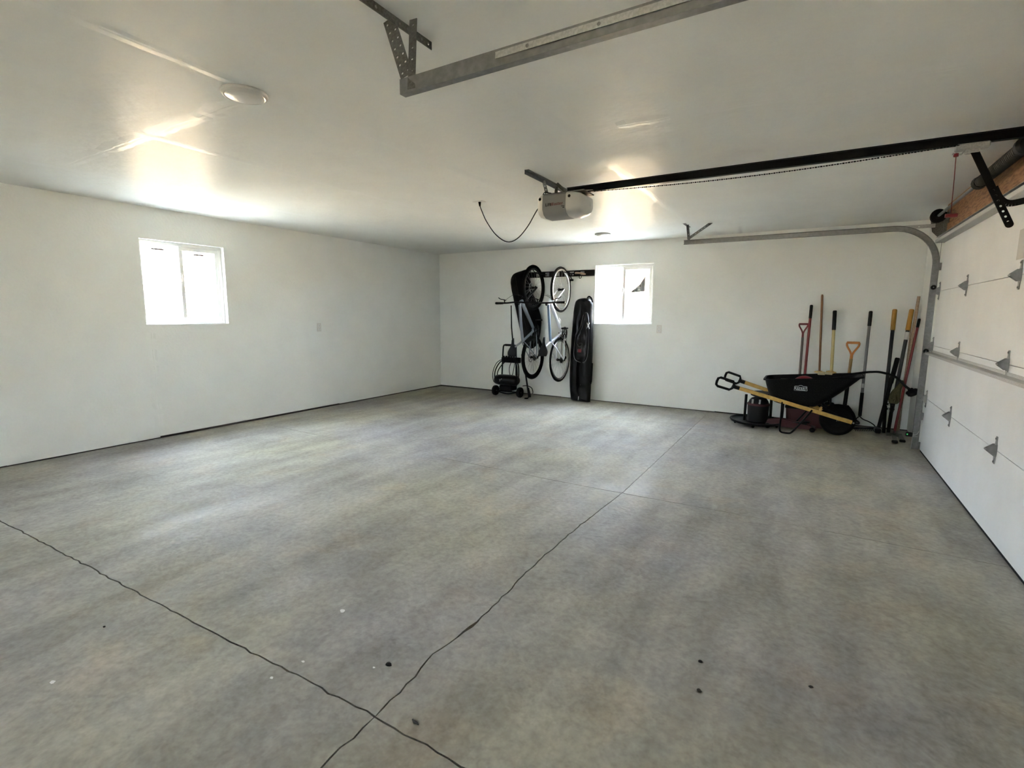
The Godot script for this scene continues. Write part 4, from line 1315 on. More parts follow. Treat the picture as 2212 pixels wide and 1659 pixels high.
# a soft flat body: outline in xy, puffed to +-depth along z, with creases
func pillow(st: SurfaceTool, outline: Array, depth: float, t: Transform3D, sd := 1, crease := 0.010) -> void:
	var no := FastNoiseLite.new(); no.seed = sd; no.frequency = 5.0; no.fractal_octaves = 3
	no.domain_warp_enabled = true; no.domain_warp_amplitude = 0.2; no.domain_warp_frequency = 3.0
	var n := outline.size()
	var spine := []
	var lo := 1e9; var hi := -1e9
	for p in outline: lo = minf(lo, p.y); hi = maxf(hi, p.y)
	var cx := 0.0
	for p in outline: cx += p.x / n
	var lev := [0.0, 0.10, 0.25, 0.45, 0.65, 0.85, 1.0]
	var rows := []
	for l in lev:
		var row := []
		for i in n:
			var p: Vector2 = outline[i]
			var c := Vector2(cx, clampf(p.y, lo + 0.35 * (p.x - cx) * 0.0 + 0.08, hi - 0.08))
			var mid := 0.0; var cnt := 0
			for q in outline:
				if absf(q.y - p.y) < 0.09: mid += q.x; cnt += 1
			if cnt > 1: c.x = mid / cnt
			var u := p.lerp(c, l)
			var z := depth * sqrt(1.0 - pow(1.0 - l, 2.4))
			z += no.get_noise_2d(u.x * 2.2, u.y) * crease * minf(1.0, l * 3.0)
			row.append(Vector3(u.x, u.y, z))
		rows.append(row)
	for side in [1.0, -1.0]:
		var v := []
		for row in rows:
			var vr := []
			for p in row: vr.append(t * Vector3(p.x, p.y, p.z * side))
			v.append(vr)
		var nor := []
		var face := (t.basis * Vector3(0, 0, side)).normalized()
		for i in v.size():
			var nr := []
			for k in n:
				var du: Vector3 = v[i][(k + 1) % n] - v[i][(k - 1 + n) % n]
				var dv: Vector3 = v[mini(i + 1, v.size() - 1)][k] - v[maxi(i - 1, 0)][k]
				var nn := du.cross(dv).normalized()
				var out: Vector3 = t.basis * Vector3(rows[0][k].x - rows[2][k].x, rows[0][k].y - rows[2][k].y, 0)
				if nn.dot(face + out * (4.0 if i < 2 else 0.0)) < 0: nn = -nn
				if i >= v.size() - 2: nn = (nn + face * 2.0).normalized()
				if nn.length_squared() < 0.5: nn = face
				nr.append(nn)
			nor.append(nr)
		for i in v.size() - 1:
			for k in n:
				var m := (k + 1) % n
				tri(st, v[i][k], v[i][m], v[i + 1][m], nor[i][k], nor[i][m], nor[i + 1][m])
				tri(st, v[i][k], v[i + 1][m], v[i + 1][k], nor[i][k], nor[i + 1][m], nor[i + 1][k])

func smooth_outline(pts: Array, n := 6) -> Array:
	var o := []
	var c := pts.size()
	for i in c:
		for k in n:
			o.append((pts[i] as Vector2).cubic_interpolate(pts[(i + 1) % c], pts[(i - 1 + c) % c], pts[(i + 2) % c], float(k) / n))
	return o

func make_bags() -> void:
	var hb := thing("hanging_gear_bag", "long black bag hung on the wall behind the grey bike", "bag", Vector3(1.92, 1.42, 0.086))
	var st := mb()
	var ol := []
	for p in [[1.59, 1.91], [1.64, 2.02], [1.80, 2.07], [1.90, 2.085], [1.95, 2.02], [2.00, 1.75], [2.16, 1.35], [2.17, 1.12], [2.13, 0.92], [2.06, 0.82], [1.98, 0.79], [1.90, 0.82], [1.82, 0.93], [1.76, 1.15], [1.68, 1.48], [1.61, 1.75]]:
		ol.append(Vector2(p[0] - 1.92, p[1] - 1.42))
	pillow(st, smooth_outline(ol, 4), 0.055, Transform3D(), 3, 0.008)
	build(st, "body", M.bag, hb)
	st = mb()
	tube(st, curve_pts([Vector3(-0.20, 0.55, 0.07), Vector3(-0.12, 0.2, 0.085), Vector3(0.0, -0.2, 0.09), Vector3(0.12, -0.55, 0.075)], 5), 0.004, 5)
	build(st, "zip", M.black_rubber, hb)
	st = mb()
	tube(st, curve_pts([Vector3(-0.02, 0.60, 0.02), Vector3(-0.015, 0.66, 0.0), Vector3(0.02, 0.67, -0.005), Vector3(0.06, 0.62, 0.02)], 5), 0.008, 6)
	build(st, "loop", M.bag, hb)

	# snowboard bag on the floor, leaning on the wall
	var sb := thing("snowboard_bag", "tall black snowboard bag standing by the pennant window", "bag", Vector3(2.93, 0.0, 0.19), "", Basis(Vector3.RIGHT, -0.055) * Basis(Vector3(0, 0, 1), -0.02))
	st = mb()
	ol = []
	for p in [[-0.135, 0.012], [0.0, 0.008], [0.16, 0.012], [0.175, 0.06], [0.17, 0.35], [0.165, 0.70], [0.145, 1.05], [0.13, 1.35], [0.115, 1.52], [0.06, 1.60], [-0.04, 1.615], [-0.14, 1.59], [-0.19, 1.50], [-0.20, 1.25], [-0.205, 0.95], [-0.205, 0.6], [-0.19, 0.3], [-0.16, 0.06]]:
		ol.append(Vector2(p[0], p[1]))
	pillow(st, smooth_outline(ol, 4), 0.085, Transform3D(), 7, 0.03)
	build(st, "body", M.bag_shiny, sb)
	st = mb()
	var pk := []
	for p in [[-0.085, 0.66], [0.05, 0.62], [0.115, 0.72], [0.12, 1.0], [0.10, 1.25], [0.07, 1.38], [0.01, 1.36], [-0.03, 1.18], [-0.10, 1.02], [-0.115, 0.80]]:
		pk.append(Vector2(p[0], p[1]))
	pillow(st, smooth_outline(pk, 4), 0.035, Transform3D(Basis(), Vector3(0, 0, 0.076)), 9, 0.016)
	build(st, "pocket", M.bag_shiny, sb)
	st = mb()
	var pl := []
	for p in smooth_outline(pk, 4): pl.append(Vector3(p.x, p.y, 0.090))
	tube(st, pl, 0.0030, 5, true)
	build(st, "piping", M.bag_piping, sb)
	st = mb()
	tube(st, curve_pts([Vector3(0.02, 1.595, 0.02), Vector3(0.05, 1.635, 0.03), Vector3(0.10, 1.61, 0.045), Vector3(0.125, 1.55, 0.05)], 5), 0.013, 8)
	build(st, "carry_handle", M.bag, sb)
	st = mb()
	beam(st, Vector3(0.155, 0.35, 0.03), Vector3(0.185, 0.30, 0.03), 0.02, 0.004, Vector3(0, 0, 1))
	beam(st, Vector3(0.175, 0.62, 0.02), Vector3(0.182, 0.32, 0.03), 0.025, 0.004, Vector3(0, 0, 1))
	build(st, "strap", M.bag, sb)
	st = mb()      # white X on the upper corner
	beam(st, Vector3(0.075, 1.235, 0.106), Vector3(0.125, 1.145, 0.100), 0.013, 0.003, Vector3(0, 0, 1))
	beam(st, Vector3(0.120, 1.235, 0.100), Vector3(0.080, 1.145, 0.106), 0.010, 0.003, Vector3(0, 0, 1))
	build(st, "white_emblem", M.white_print, sb)
	st = mb()
	bx(st, Vector3(-0.005, 0.800, 0.117), Vector3(0.05, 0.05, 0.003), 0.002)
	build(st, "red_emblem", M.red_paint, sb)
	st = mb()
	tube(st, [Vector3(-0.045, 0.90, 0.117), Vector3(-0.035, 0.87, 0.118), Vector3(-0.005, 0.86, 0.118), Vector3(0.005, 0.875, 0.118)], 0.004, 5)
	build(st, "grey_emblem", M.bag_piping, sb)
	st = mb()
	tube(st, [Vector3(-0.02, 0.915, 0.117), Vector3(0.025, 0.92, 0.116), Vector3(0.025, 0.84, 0.117)], 0.003, 5)
	build(st, "grey_emblem", M.bag_piping, sb)
	st = mb()
	bx(st, Vector3(-0.04, 0.80, 0.117), Vector3(0.012, 0.045, 0.003), 0.001)
	build(st, "grey_emblem", M.bag_piping, sb)
	st = mb()
	beam(st, Vector3(0.01, 0.03, 0.088), Vector3(0.012, 0.09, 0.084), 0.006, 0.003, Vector3(0, 0, 1))
	build(st, "zip_pull", M.white_print, sb)

func make_washer() -> void:
	var w := thing("pressure_washer", "black wheeled pressure washer with coiled hose beside the bikes", "pressure washer", Vector3(1.70, 0, 0.36))
	var st := mb()
	# handle frame
	tube(st, curve_pts([Vector3(-0.13, 0.12, -0.02), Vector3(-0.13, 0.45, -0.04), Vector3(-0.125, 0.78, -0.06), Vector3(-0.115, 0.835, -0.065), Vector3(-0.09, 0.85, -0.065), Vector3(0.09, 0.85, -0.065), Vector3(0.115, 0.835, -0.065), Vector3(0.125, 0.78, -0.06), Vector3(0.14, 0.45, -0.04), Vector3(0.15, 0.12, -0.02)], 5), 0.0125, 8)
	build(st, "handle", M.black_metal, w)
	st = mb()
	tube(st, [Vector3(-0.085, 0.85, -0.065), Vector3(0.085, 0.85, -0.065)], 0.018, 10)
	build(st, "grip", M.black_rubber, w)
	st = mb()
	span(st, Vector3(-0.14, 0.56, -0.09), Vector3(0.21, 0.65, -0.02), 0.012)
	for i in 5:
		span(st, Vector3(-0.12 + i * 0.05, 0.645, -0.07), Vector3(-0.10 + i * 0.05, 0.668, -0.04), 0.004)
	build(st, "hose_holder", M.black_rubber, w)
	st = mb()
	var body := []
	for q in [[-0.205, 0.5], [-0.19, 0.85], [-0.10, 1.0], [0.10, 1.0], [0.19, 0.9], [0.22, 0.55]]:
		var rg := []
		for k in 14:
			var a := TAU * k / 14.0
			rg.append(Vector3(q[0], 0.275 + sin(a) * 0.092 * q[1], 0.03 + cos(a) * 0.115 * q[1]))
		body.append(rg)
	loft(st, body)
	build(st, "motor_housing", M.bag_shiny, w)
	st = mb()
	span(st, Vector3(-0.10, 0.105, -0.07), Vector3(0.15, 0.20, 0.12), 0.02)
	build(st, "pump", M.black_rubber, w)
	st = mb()
	tube(st, curve_pts([Vector3(-0.18, 0.085, 0.04), Vector3(-0.06, 0.07, 0.10), Vector3(0.08, 0.06, 0.10), Vector3(0.2, 0.085, 0.04)], 4), 0.010, 8)
	tube(st, [Vector3(-0.22, 0.085, 0.02), Vector3(0.25, 0.085, 0.02)], 0.010, 8)
	build(st, "axle", M.black_metal, w)
	for x in [-0.225, 0.25]:
		st = mb()
		lathe(st, [Vector2(0.0, -0.03), Vector2(0.03, -0.03), Vector2(0.055, -0.022), Vector2(0.078, -0.028), Vector2(0.085, -0.014), Vector2(0.085, 0.014), Vector2(0.078, 0.028), Vector2(0.055, 0.022), Vector2(0.03, 0.03), Vector2(0, 0.03)], 24, Transform3D(Basis(Vector3(0, 0, 1), PI / 2), Vector3(x, 0.086, 0.02)))
		var wh := build(st, "wheel", M.tyre, w)
		st = mb()
		lathe(st, [Vector2(0, 0.036), Vector2(0.010, 0.033), Vector2(0.012, 0.028)], 10, Transform3D(Basis(Vector3.RIGHT, PI / 2) * Basis(Vector3(0, 0, 1), -0.9), Vector3(x + 0.014, 0.09, 0.03)))
		build(st, "hub_cap", M.galv, wh)
	# hoses and cord: loops hanging from the holder
	for q in [[-0.19, 0.11, 0.0, 0.006], [-0.135, 0.13, 0.0, 0.010], [-0.05, 0.16, 0.02, 0.009]]:
		st = mb()
		tube(st, curve_pts([Vector3(q[0] + 0.09, 0.62, -0.02), Vector3(q[0] - q[1] * 0.2, 0.55, 0.0), Vector3(q[0] - q[1] * 0.72, 0.40, 0.03 + q[2]), Vector3(q[0] - q[1] * 0.55, 0.25, 0.05), Vector3(q[0] + q[1] * 0.2, 0.20, 0.06)], 6), q[3], 6)
		build(st, "hose", M.black_rubber, w)
	for q in [[0.16, 0.07, 0.014], [0.20, 0.06, 0.012]]:
		st = mb()
		tube(st, curve_pts([Vector3(q[0] - 0.04, 0.62, -0.02), Vector3(q[0] + q[1] * 0.3, 0.52, 0.02), Vector3(q[0] + q[1] * 0.6, 0.38, 0.04), Vector3(q[0] + q[1] * 0.4, 0.26, 0.05), Vector3(q[0], 0.2, 0.06)], 6), q[2], 6)
		build(st, "hose", M.black_rubber, w)
	st = mb()
	tube(st, curve_pts([Vector3(0.07, 0.58, 0.0), Vector3(0.045, 0.48, 0.02), Vector3(0.06, 0.38, 0.03), Vector3(0.09, 0.355, 0.03), Vector3(0.12, 0.40, 0.03), Vector3(0.135, 0.56, 0.0)], 5), 0.006, 6)
	build(st, "power_cord", M.black_rubber, w)
	text("lettering", "yf", 0.05, 0.002, M.bag_piping, w, Transform3D(Basis(Vector3.UP, 0.45), Vector3(-0.05, 0.29, 0.146)))
	# spray lance standing in the holder
	st = mb()
	tube(st, [Vector3(0.13, 0.60, 0.0), Vector3(0.075, 1.15, 0.005), Vector3(0.062, 1.50, 0.0)], [0.013, 0.011, 0.009], 8)
	build(st, "lance", M.black_metal, w)
	# spray gun with its pole, standing beside the washer
	var g := thing("spray_gun", "black spray gun and pole leaning at the washer wheel", "spray gun", Vector3(2.08, 0, 0.33))
	st = mb()
	tube(st, [Vector3(-0.17, 0.70, -0.08), Vector3(-0.06, 0.36, -0.02), Vector3(0.03, 0.02, 0.03)], [0.016, 0.013, 0.014], 8)
	build(st, "pole", M.black_metal, g)
	st = mb()
	tube(st, curve_pts([Vector3(-0.105, 0.19, 0), Vector3(-0.02, 0.20, 0.0), Vector3(0.06, 0.17, 0.0), Vector3(0.085, 0.10, 0.0), Vector3(0.07, 0.04, 0.01)], 5), 0.007, 6)
	beam(st, Vector3(-0.01, 0.17, 0), Vector3(0.05, 0.02, 0.02), 0.03, 0.036, Vector3(0, 0, 1), 0.008)
	build(st, "trigger_grip", M.black_rubber, g)
	st = mb()
	tube(st, ring_pts(Vector3(0.03, 0.012, 0.12), Vector3(0, 1, 0.0), 0.026, 16), 0.008, 6, true)
	tube(st, [Vector3(0.03, 0.012, 0.094), Vector3(0.03, 0.02, 0.03)], 0.008, 6)
	build(st, "lance_ring", M.black_rubber, g)

func bike_materials() -> void:
	M.tyre = mat(0.016, 0.016, 0.015, 0.85)
	M.spoke = mat(0.30, 0.30, 0.30, 0.4, 0.8)
	M.rim_silver = mat(0.72, 0.72, 0.72, 0.22, 0.85)
	M.bike_grey = mat(0.22, 0.25, 0.28, 0.32, 0.35)
	M.bike_white = mat(0.66, 0.69, 0.73, 0.3)
	M.bike_blue = mat(0.10, 0.17, 0.27, 0.3, 0.1)
	M.saddle = mat(0.014, 0.014, 0.014, 0.5)
	M.bag = mat(0.011, 0.011, 0.012, 0.9)
	M.bag_shiny = mat(0.0035, 0.0035, 0.004, 0.30, 0.0, 0.3)
	M.bag_piping = mat(0.16, 0.16, 0.16, 0.6)
	for k in ["tyre", "saddle", "bag", "black_metal", "black_paint", "black_rubber", "rubber"]:
		M[k].metallic_specular = 0.22
		M[k].albedo_color = (M[k].albedo_color.srgb_to_linear() * 0.4).linear_to_srgb()
	M.white_print = mat(0.75, 0.75, 0.73, 0.6)
	M.tan_wood = mat(0.42, 0.29, 0.20, 0.6)

# ---------------------------------------------------------------- wheelbarrow, yard tools and the rest of the corner
func rrect(x0: float, x1: float, z0: float, z1: float, r: float, yf: Callable) -> Array:
	var o := []
	for c in [[x1 - r, z1 - r, 0.0], [x0 + r, z1 - r, PI / 2], [x0 + r, z0 + r, PI], [x1 - r, z0 + r, 3 * PI / 2]]:
		for i in 6:
			var a: float = c[2] + PI / 2 * i / 5.0
			var x: float = c[0] + cos(a) * r
			var z: float = c[1] + sin(a) * r
			o.append(Vector3(x, yf.call(x), z))
	return o

func make_wheelbarrow() -> void:
	var w := thing("wheelbarrow", "black wheelbarrow with yellow wooden handles in front of the yard tools", "wheelbarrow", Vector3(6.0, 0, 0.68))
	# local x = world x - 6.0, z = world z - 0.68
	var st := mb()
	var rings := []
	var rim := func(x: float) -> float: return lerpf(0.618, 0.706, clampf((x + 0.44) / 0.96, 0, 1))
	var lev := [0.0, 0.06, 0.16, 0.32, 0.5, 0.7, 0.88, 1.0]
	for t in lev:
		var x0 := lerpf(-0.31, -0.435, pow(t, 0.5))
		var x1 := lerpf(0.10, 0.515, pow(t, 0.9))
		var hz := lerpf(0.205, 0.262, pow(t, 0.5))
		rings.append(rrect(x0, x1, -hz, hz, 0.10, func(x): return lerpf(0.335 - 0.03 * x, rim.call(x), t)))
	var lip := rrect(-0.452, 0.53, -0.28, 0.28, 0.11, func(x): return rim.call(x) + 0.002)
	var lip2 := rrect(-0.452, 0.53, -0.28, 0.28, 0.11, func(x): return rim.call(x) - 0.012)
	var lip3 := rrect(-0.435, 0.515, -0.262, 0.262, 0.10, func(x): return rim.call(x) + 0.004)
	var inner := []
	for t in [1.0, 0.7, 0.4, 0.15, 0.04]:
		var x0 := lerpf(-0.31, -0.435, pow(t, 0.5)) + 0.006
		var x1 := lerpf(0.10, 0.515, pow(t, 0.9)) - 0.008
		var hz := lerpf(0.205, 0.262, pow(t, 0.5)) - 0.006
		inner.append(rrect(x0, x1, -hz, hz, 0.095, func(x): return lerpf(0.335 - 0.03 * x, rim.call(x), t) + 0.004))
	loft(st, rings, true, false)
	loft(st, [lip2, lip, lip3], false, false)
	loft(st, inner, false, true)
	build(st, "tray", M.tray, w)
	for s in [-1.0, 1.0]:
		var a := Vector3(-0.735, 0.512, s * 0.305)
		var b := Vector3(0.458, 0.185, s * 0.115)
		st = mb()
		beam(st, a, b, 0.040, 0.042, Vector3.UP, 0.003)
		var hd := build(st, "handle", M.yellow_wood, w)
		var f := (b - a).normalized()
		var u := (Vector3.UP - f * f.y).normalized()
		st = mb()
		beam(st, a + f * 0.05, a - f * 0.035, 0.044, 0.044, Vector3.UP, 0.006)
		var c := a - f * 0.125 + u * 0.004
		var loop := []
		for q in [[0.070, -0.055], [0.095, -0.030], [0.100, 0.020], [0.085, 0.052], [-0.065, 0.055], [-0.088, 0.038], [-0.092, 0.0], [-0.088, -0.038], [-0.065, -0.055]]:
			loop.append(c + f * q[0] + u * q[1])
		tube(st, loop, 0.0150, 8, true)
		beam(st, c + f * 0.09, a - f * 0.01, 0.03, 0.05, Vector3.UP, 0.006)
		build(st, "grip", M.black_rubber, hd)
		# bent leg
		st = mb()
		var z: float = s * 0.24
		tube(st, curve_pts([Vector3(-0.235, 0.37, z), Vector3(-0.235, 0.20, z), Vector3(-0.238, 0.05, z), Vector3(-0.222, 0.016, z), Vector3(-0.19, 0.010, z), Vector3(-0.145, 0.010, z), Vector3(-0.115, 0.025, z), Vector3(-0.06, 0.10, z), Vector3(0.03, 0.235, z * 0.95), Vector3(0.07, 0.30, z * 0.9)], 5), 0.010, 8)
		build(st, "leg", M.black_metal, w)
		st = mb()
		beam(st, Vector3(0.12, 0.36, s * 0.14), Vector3(0.40, 0.19, s * 0.10), 0.006, 0.03, Vector3.UP, 0.001)
		build(st, "brace", M.black_metal, w)
		st = mb()
		beam(st, Vector3(0.14, 0.285, s * 0.165), Vector3(0.16, 0.34, s * 0.165), 0.03, 0.02, Vector3(1, 0, 0), 0.002)
		build(st, "riser_wedge", M.yellow_wood, w)
	st = mb()
	lathe(st, [Vector2(0.02, -0.045), Vector2(0.08, -0.04), Vector2(0.10, -0.035), Vector2(0.145, -0.05), Vector2(0.172, -0.038), Vector2(0.180, -0.015), Vector2(0.180, 0.015), Vector2(0.172, 0.038), Vector2(0.145, 0.05), Vector2(0.10, 0.035), Vector2(0.08, 0.04), Vector2(0.02, 0.045)], 36, Transform3D(Basis(Vector3.RIGHT, PI / 2), Vector3(0.327, 0.1805, 0)))
	var wh := build(st, "wheel", M.tyre, w)
	st = mb()
	tube(st, [Vector3(0.327, 0.1805, -0.14), Vector3(0.327, 0.1805, 0.14)], 0.012, 10)
	lathe(st, [Vector2(0, 0.056), Vector2(0.03, 0.05), Vector2(0.085, 0.034)], 18, Transform3D(Basis(Vector3.RIGHT, PI / 2), Vector3(0.327, 0.1805, 0)))
	build(st, "hub", M.black_metal, wh)
	st = mb()
	tube(st, curve_pts([Vector3(0.44, 0.19, 0.11), Vector3(0.505, 0.175, 0.10), Vector3(0.53, 0.17, 0.05), Vector3(0.53, 0.17, -0.05), Vector3(0.505, 0.175, -0.10), Vector3(0.44, 0.19, -0.11)], 5), 0.010, 8)
	build(st, "wheel_guard", M.black_metal, w)
	st = mb()
	lathe(st, [Vector2(0, 0.010), Vector2(0.009, 0.008), Vector2(0.010, 0)], 10, Transform3D(Basis(Vector3.RIGHT, PI / 2), Vector3(0.475, 0.178, 0.118)))
	build(st, "bolt", M.galv_light, w)
	# maker's badge on the near side
	var bd := Node3D.new()
	bd.name = "badge"
	w.add_child(bd, true)
	bd.transform = Transform3D(Basis(Vector3.RIGHT, 0.30) * Basis(Vector3(0, 0, 1), 0.02), Vector3(-0.060, 0.544, 0.2545))
	st = mb()
	var fr := []
	for p in [[-0.062, -0.028], [0.062, -0.028], [0.064, -0.024], [0.060, 0.022], [0.056, 0.026], [0.022, 0.026], [0.012, 0.036], [-0.012, 0.036], [-0.022, 0.026], [-0.056, 0.026], [-0.060, 0.022], [-0.064, -0.024]]:
		fr.append(Vector3(p[0], p[1], 0.001))
	tube(st, fr, 0.0024, 4, true)
	build(st, "outline", M.badge, bd)
	text("lettering", "EXPERT", 0.034, 0.001, M.badge, bd, Transform3D(Basis(), Vector3(0, 0.001, 0.001)))
	st = mb()
	span(st, Vector3(-0.048, -0.021, 0), Vector3(0.048, -0.015, 0.002))
	build(st, "underline", M.badge, bd)

	# things lying in the tray
	var hose := thing("red_hose_coil", "red hose coil lying in the wheelbarrow tray", "hose", Vector3(5.97, 0.475, 0.72))
	st = mb()
	for q in [[0.0, 0.0, 0.085, 0.0], [0.018, 0.005, 0.08, 0.35]]:
		var loop := []
		for i in 28:
			var a := TAU * i / 28.0
			loop.append(Vector3(cos(a) * q[2] * 1.15, 0.085 + sin(a) * q[2], q[0] + sin(a + q[3]) * 0.02))
		tube(st, loop, 0.026, 10, true)
	build(st, "hose", M.red_plastic, hose)
	for q in [[Vector3(6.115, 0.672, 0.425), 0.25, "pale yellow work glove on the rim, beside the red hose"], [Vector3(6.215, 0.680, 0.425), -0.1, "pale yellow work glove on the rim, towards the trimmer head"]]:
		var gl := thing("work_glove", q[2], "glove", q[0], "work gloves", Basis(Vector3.UP, PI / 2 + q[1]).scaled(Vector3(0.85, 0.85, 0.85)))
		st = mb()
		loft(st, [rrect(-0.07, -0.05, -0.03, 0.03, 0.008, func(x): return 0.0), rrect(-0.07, 0.035, -0.045, 0.045, 0.02, func(x): return 0.016), rrect(-0.06, 0.03, -0.035, 0.035, 0.02, func(x): return 0.034)])
		for i in 4:
			tube(st, [Vector3(0.02, 0.015, -0.033 + i * 0.022), Vector3(0.06, 0.022 + 0.006 * (i % 2), -0.036 + i * 0.024), Vector3(0.09 + 0.008 * (i % 3), 0.012, -0.040 + i * 0.026)], [0.011, 0.012, 0.008], 7)
		tube(st, [Vector3(-0.02, 0.012, 0.035), Vector3(0.01, 0.02, 0.062), Vector3(0.035, 0.014, 0.075)], [0.012, 0.012, 0.008], 7)
		build(st, "palm", M.glove, gl)
		st = mb()
		loft(st, [rrect(-0.115, -0.06, -0.042, 0.042, 0.015, func(x): return -0.004), rrect(-0.115, -0.06, -0.042, 0.042, 0.015, func(x): return 0.026)])
		build(st, "cuff", M.glove_dark, gl)
	# curved shaft trimmer lying across the tray, its head hanging over the front
	var tm := thing("string_trimmer", "black curved shaft string trimmer sticking out of the wheelbarrow", "trimmer", Vector3(6.0, 0.0, 0.55))
	st = mb()
	tube(st, curve_pts([Vector3(-0.16, 0.56, 0.02), Vector3(0.08, 0.612, 0.01), Vector3(0.29, 0.668, 0.0), Vector3(0.524, 0.722, 0.0), Vector3(0.62, 0.738, 0.0), Vector3(0.70, 0.738, 0.0), Vector3(0.813, 0.706, 0.0), Vector3(0.87, 0.662, 0.0), Vector3(0.93, 0.598, 0.0), Vector3(0.965, 0.572, 0.0)], 5), 0.0125, 8)
	build(st, "shaft", M.black_rubber, tm)
	st = mb()
	var tb := Basis(Vector3(0, 0, 1), 0.55)
	lathe(st, [Vector2(0, 0.03), Vector2(0.022, 0.03), Vector2(0.028, 0.014), Vector2(0.048, 0.010), Vector2(0.054, -0.010), Vector2(0.050, -0.040), Vector2(0.036, -0.052), Vector2(0, -0.056)], 18, Transform3D(tb, Vector3(0.985, 0.550, 0)))
	build(st, "trimmer_head", M.black_rubber, tm)
	st = mb()
	for i in 6:
		var a := TAU * i / 6.0
		bx(st, Vector3(cos(a) * 0.046, -0.006, sin(a) * 0.046), Vector3(0.020, 0.024, 0.020), 0.004, Transform3D(tb, Vector3(0.985, 0.550, 0)))
	build(st, "spool_cap", M.black_metal, tm)
	st = mb()
	span(st, Vector3(-0.30, 0.48, -0.05), Vector3(-0.14, 0.60, 0.09), 0.02)
	build(st, "motor_housing", M.black_rubber, tm)

func d_grip(st: SurfaceTool, top: Vector3, axis: Vector3, side: Vector3, wid: float, hei: float, r: float) -> void:
	var a := top - side * wid * 0.5
	var b := top + side * wid * 0.5
	var low := top - axis * hei
	tube(st, [a - side * 0.004, b + side * 0.004], r * 1.15, 8)
	tube(st, curve_pts([a, a - axis * hei * 0.35 + side * 0.004, low - side * wid * 0.14, low - axis * 0.05], 4), r * 0.85, 8)
	tube(st, curve_pts([b, b - axis * hei * 0.35 - side * 0.004, low + side * wid * 0.14, low - axis * 0.05], 4), r * 0.85, 8)
	tube(st, [low - axis * 0.02, low - axis * 0.10], r * 1.25, 8)

func pole_tool(called: String, label: String, cat: String, top: Vector3, foot: Vector3, r: float, m: Material, grip_len: float, grip_m: Material, grip_r := 0.0) -> Node3D:
	var o := thing(called, label, cat, foot, "yard tools leaning in the corner")
	var t := top - foot
	var st := mb()
	tube(st, [t.normalized() * 0.02, t * 0.5, t - t.normalized() * grip_len * 0.9], r, 10)
	build(st, "shaft", m, o)
	if grip_len > 0:
		st = mb()
		var gr := grip_r if grip_r > 0 else r * 1.25
		var d := t.normalized()
		tube(st, [t - d * grip_len, t - d * (grip_len - 0.01), t - d * 0.01, t], [gr * 0.92, gr, gr, gr * 0.7], 10)
		build(st, "grip", grip_m, o)
	return o

func blade(o: Node3D, t: Vector3, wid: float, hei: float, m: Material, called := "blade", point := true) -> void:
	# a shovel blade standing on its tip along the line of the shaft
	var d := t.normalized()
	var rows := []
	for i in 7:
		var u := i / 6.0
		var w := wid * (minf(1.0, 0.35 + u * 2.2) if point else 1.0) * (1.0 if u < 0.85 else lerpf(1.0, 0.5, (u - 0.85) / 0.15))
		var row := []
		for k in 7:
			var v := k / 6.0 - 0.5
			row.append(d * (u * hei + 0.004) + Vector3(v * w, 0, 0.03 * (v * v * 4.0) - 0.012))
		rows.append(row)
	var st := mb()
	for i in 6:
		for k in 6:
			var n: Vector3 = (rows[i][k + 1] - rows[i][k]).cross(rows[i + 1][k] - rows[i][k]).normalized()
			if n.z < 0: n = -n
			quad(st, rows[i][k], rows[i][k + 1], rows[i + 1][k + 1], rows[i + 1][k], n)
			var e := Vector3(0, 0, -0.003)
			quad(st, rows[i][k] + e, rows[i][k + 1] + e, rows[i + 1][k + 1] + e, rows[i + 1][k] + e, -n)
	tube(st, [d * hei * 0.9, d * (hei + 0.16)], 0.020, 10)
	build(st, called, m, o)

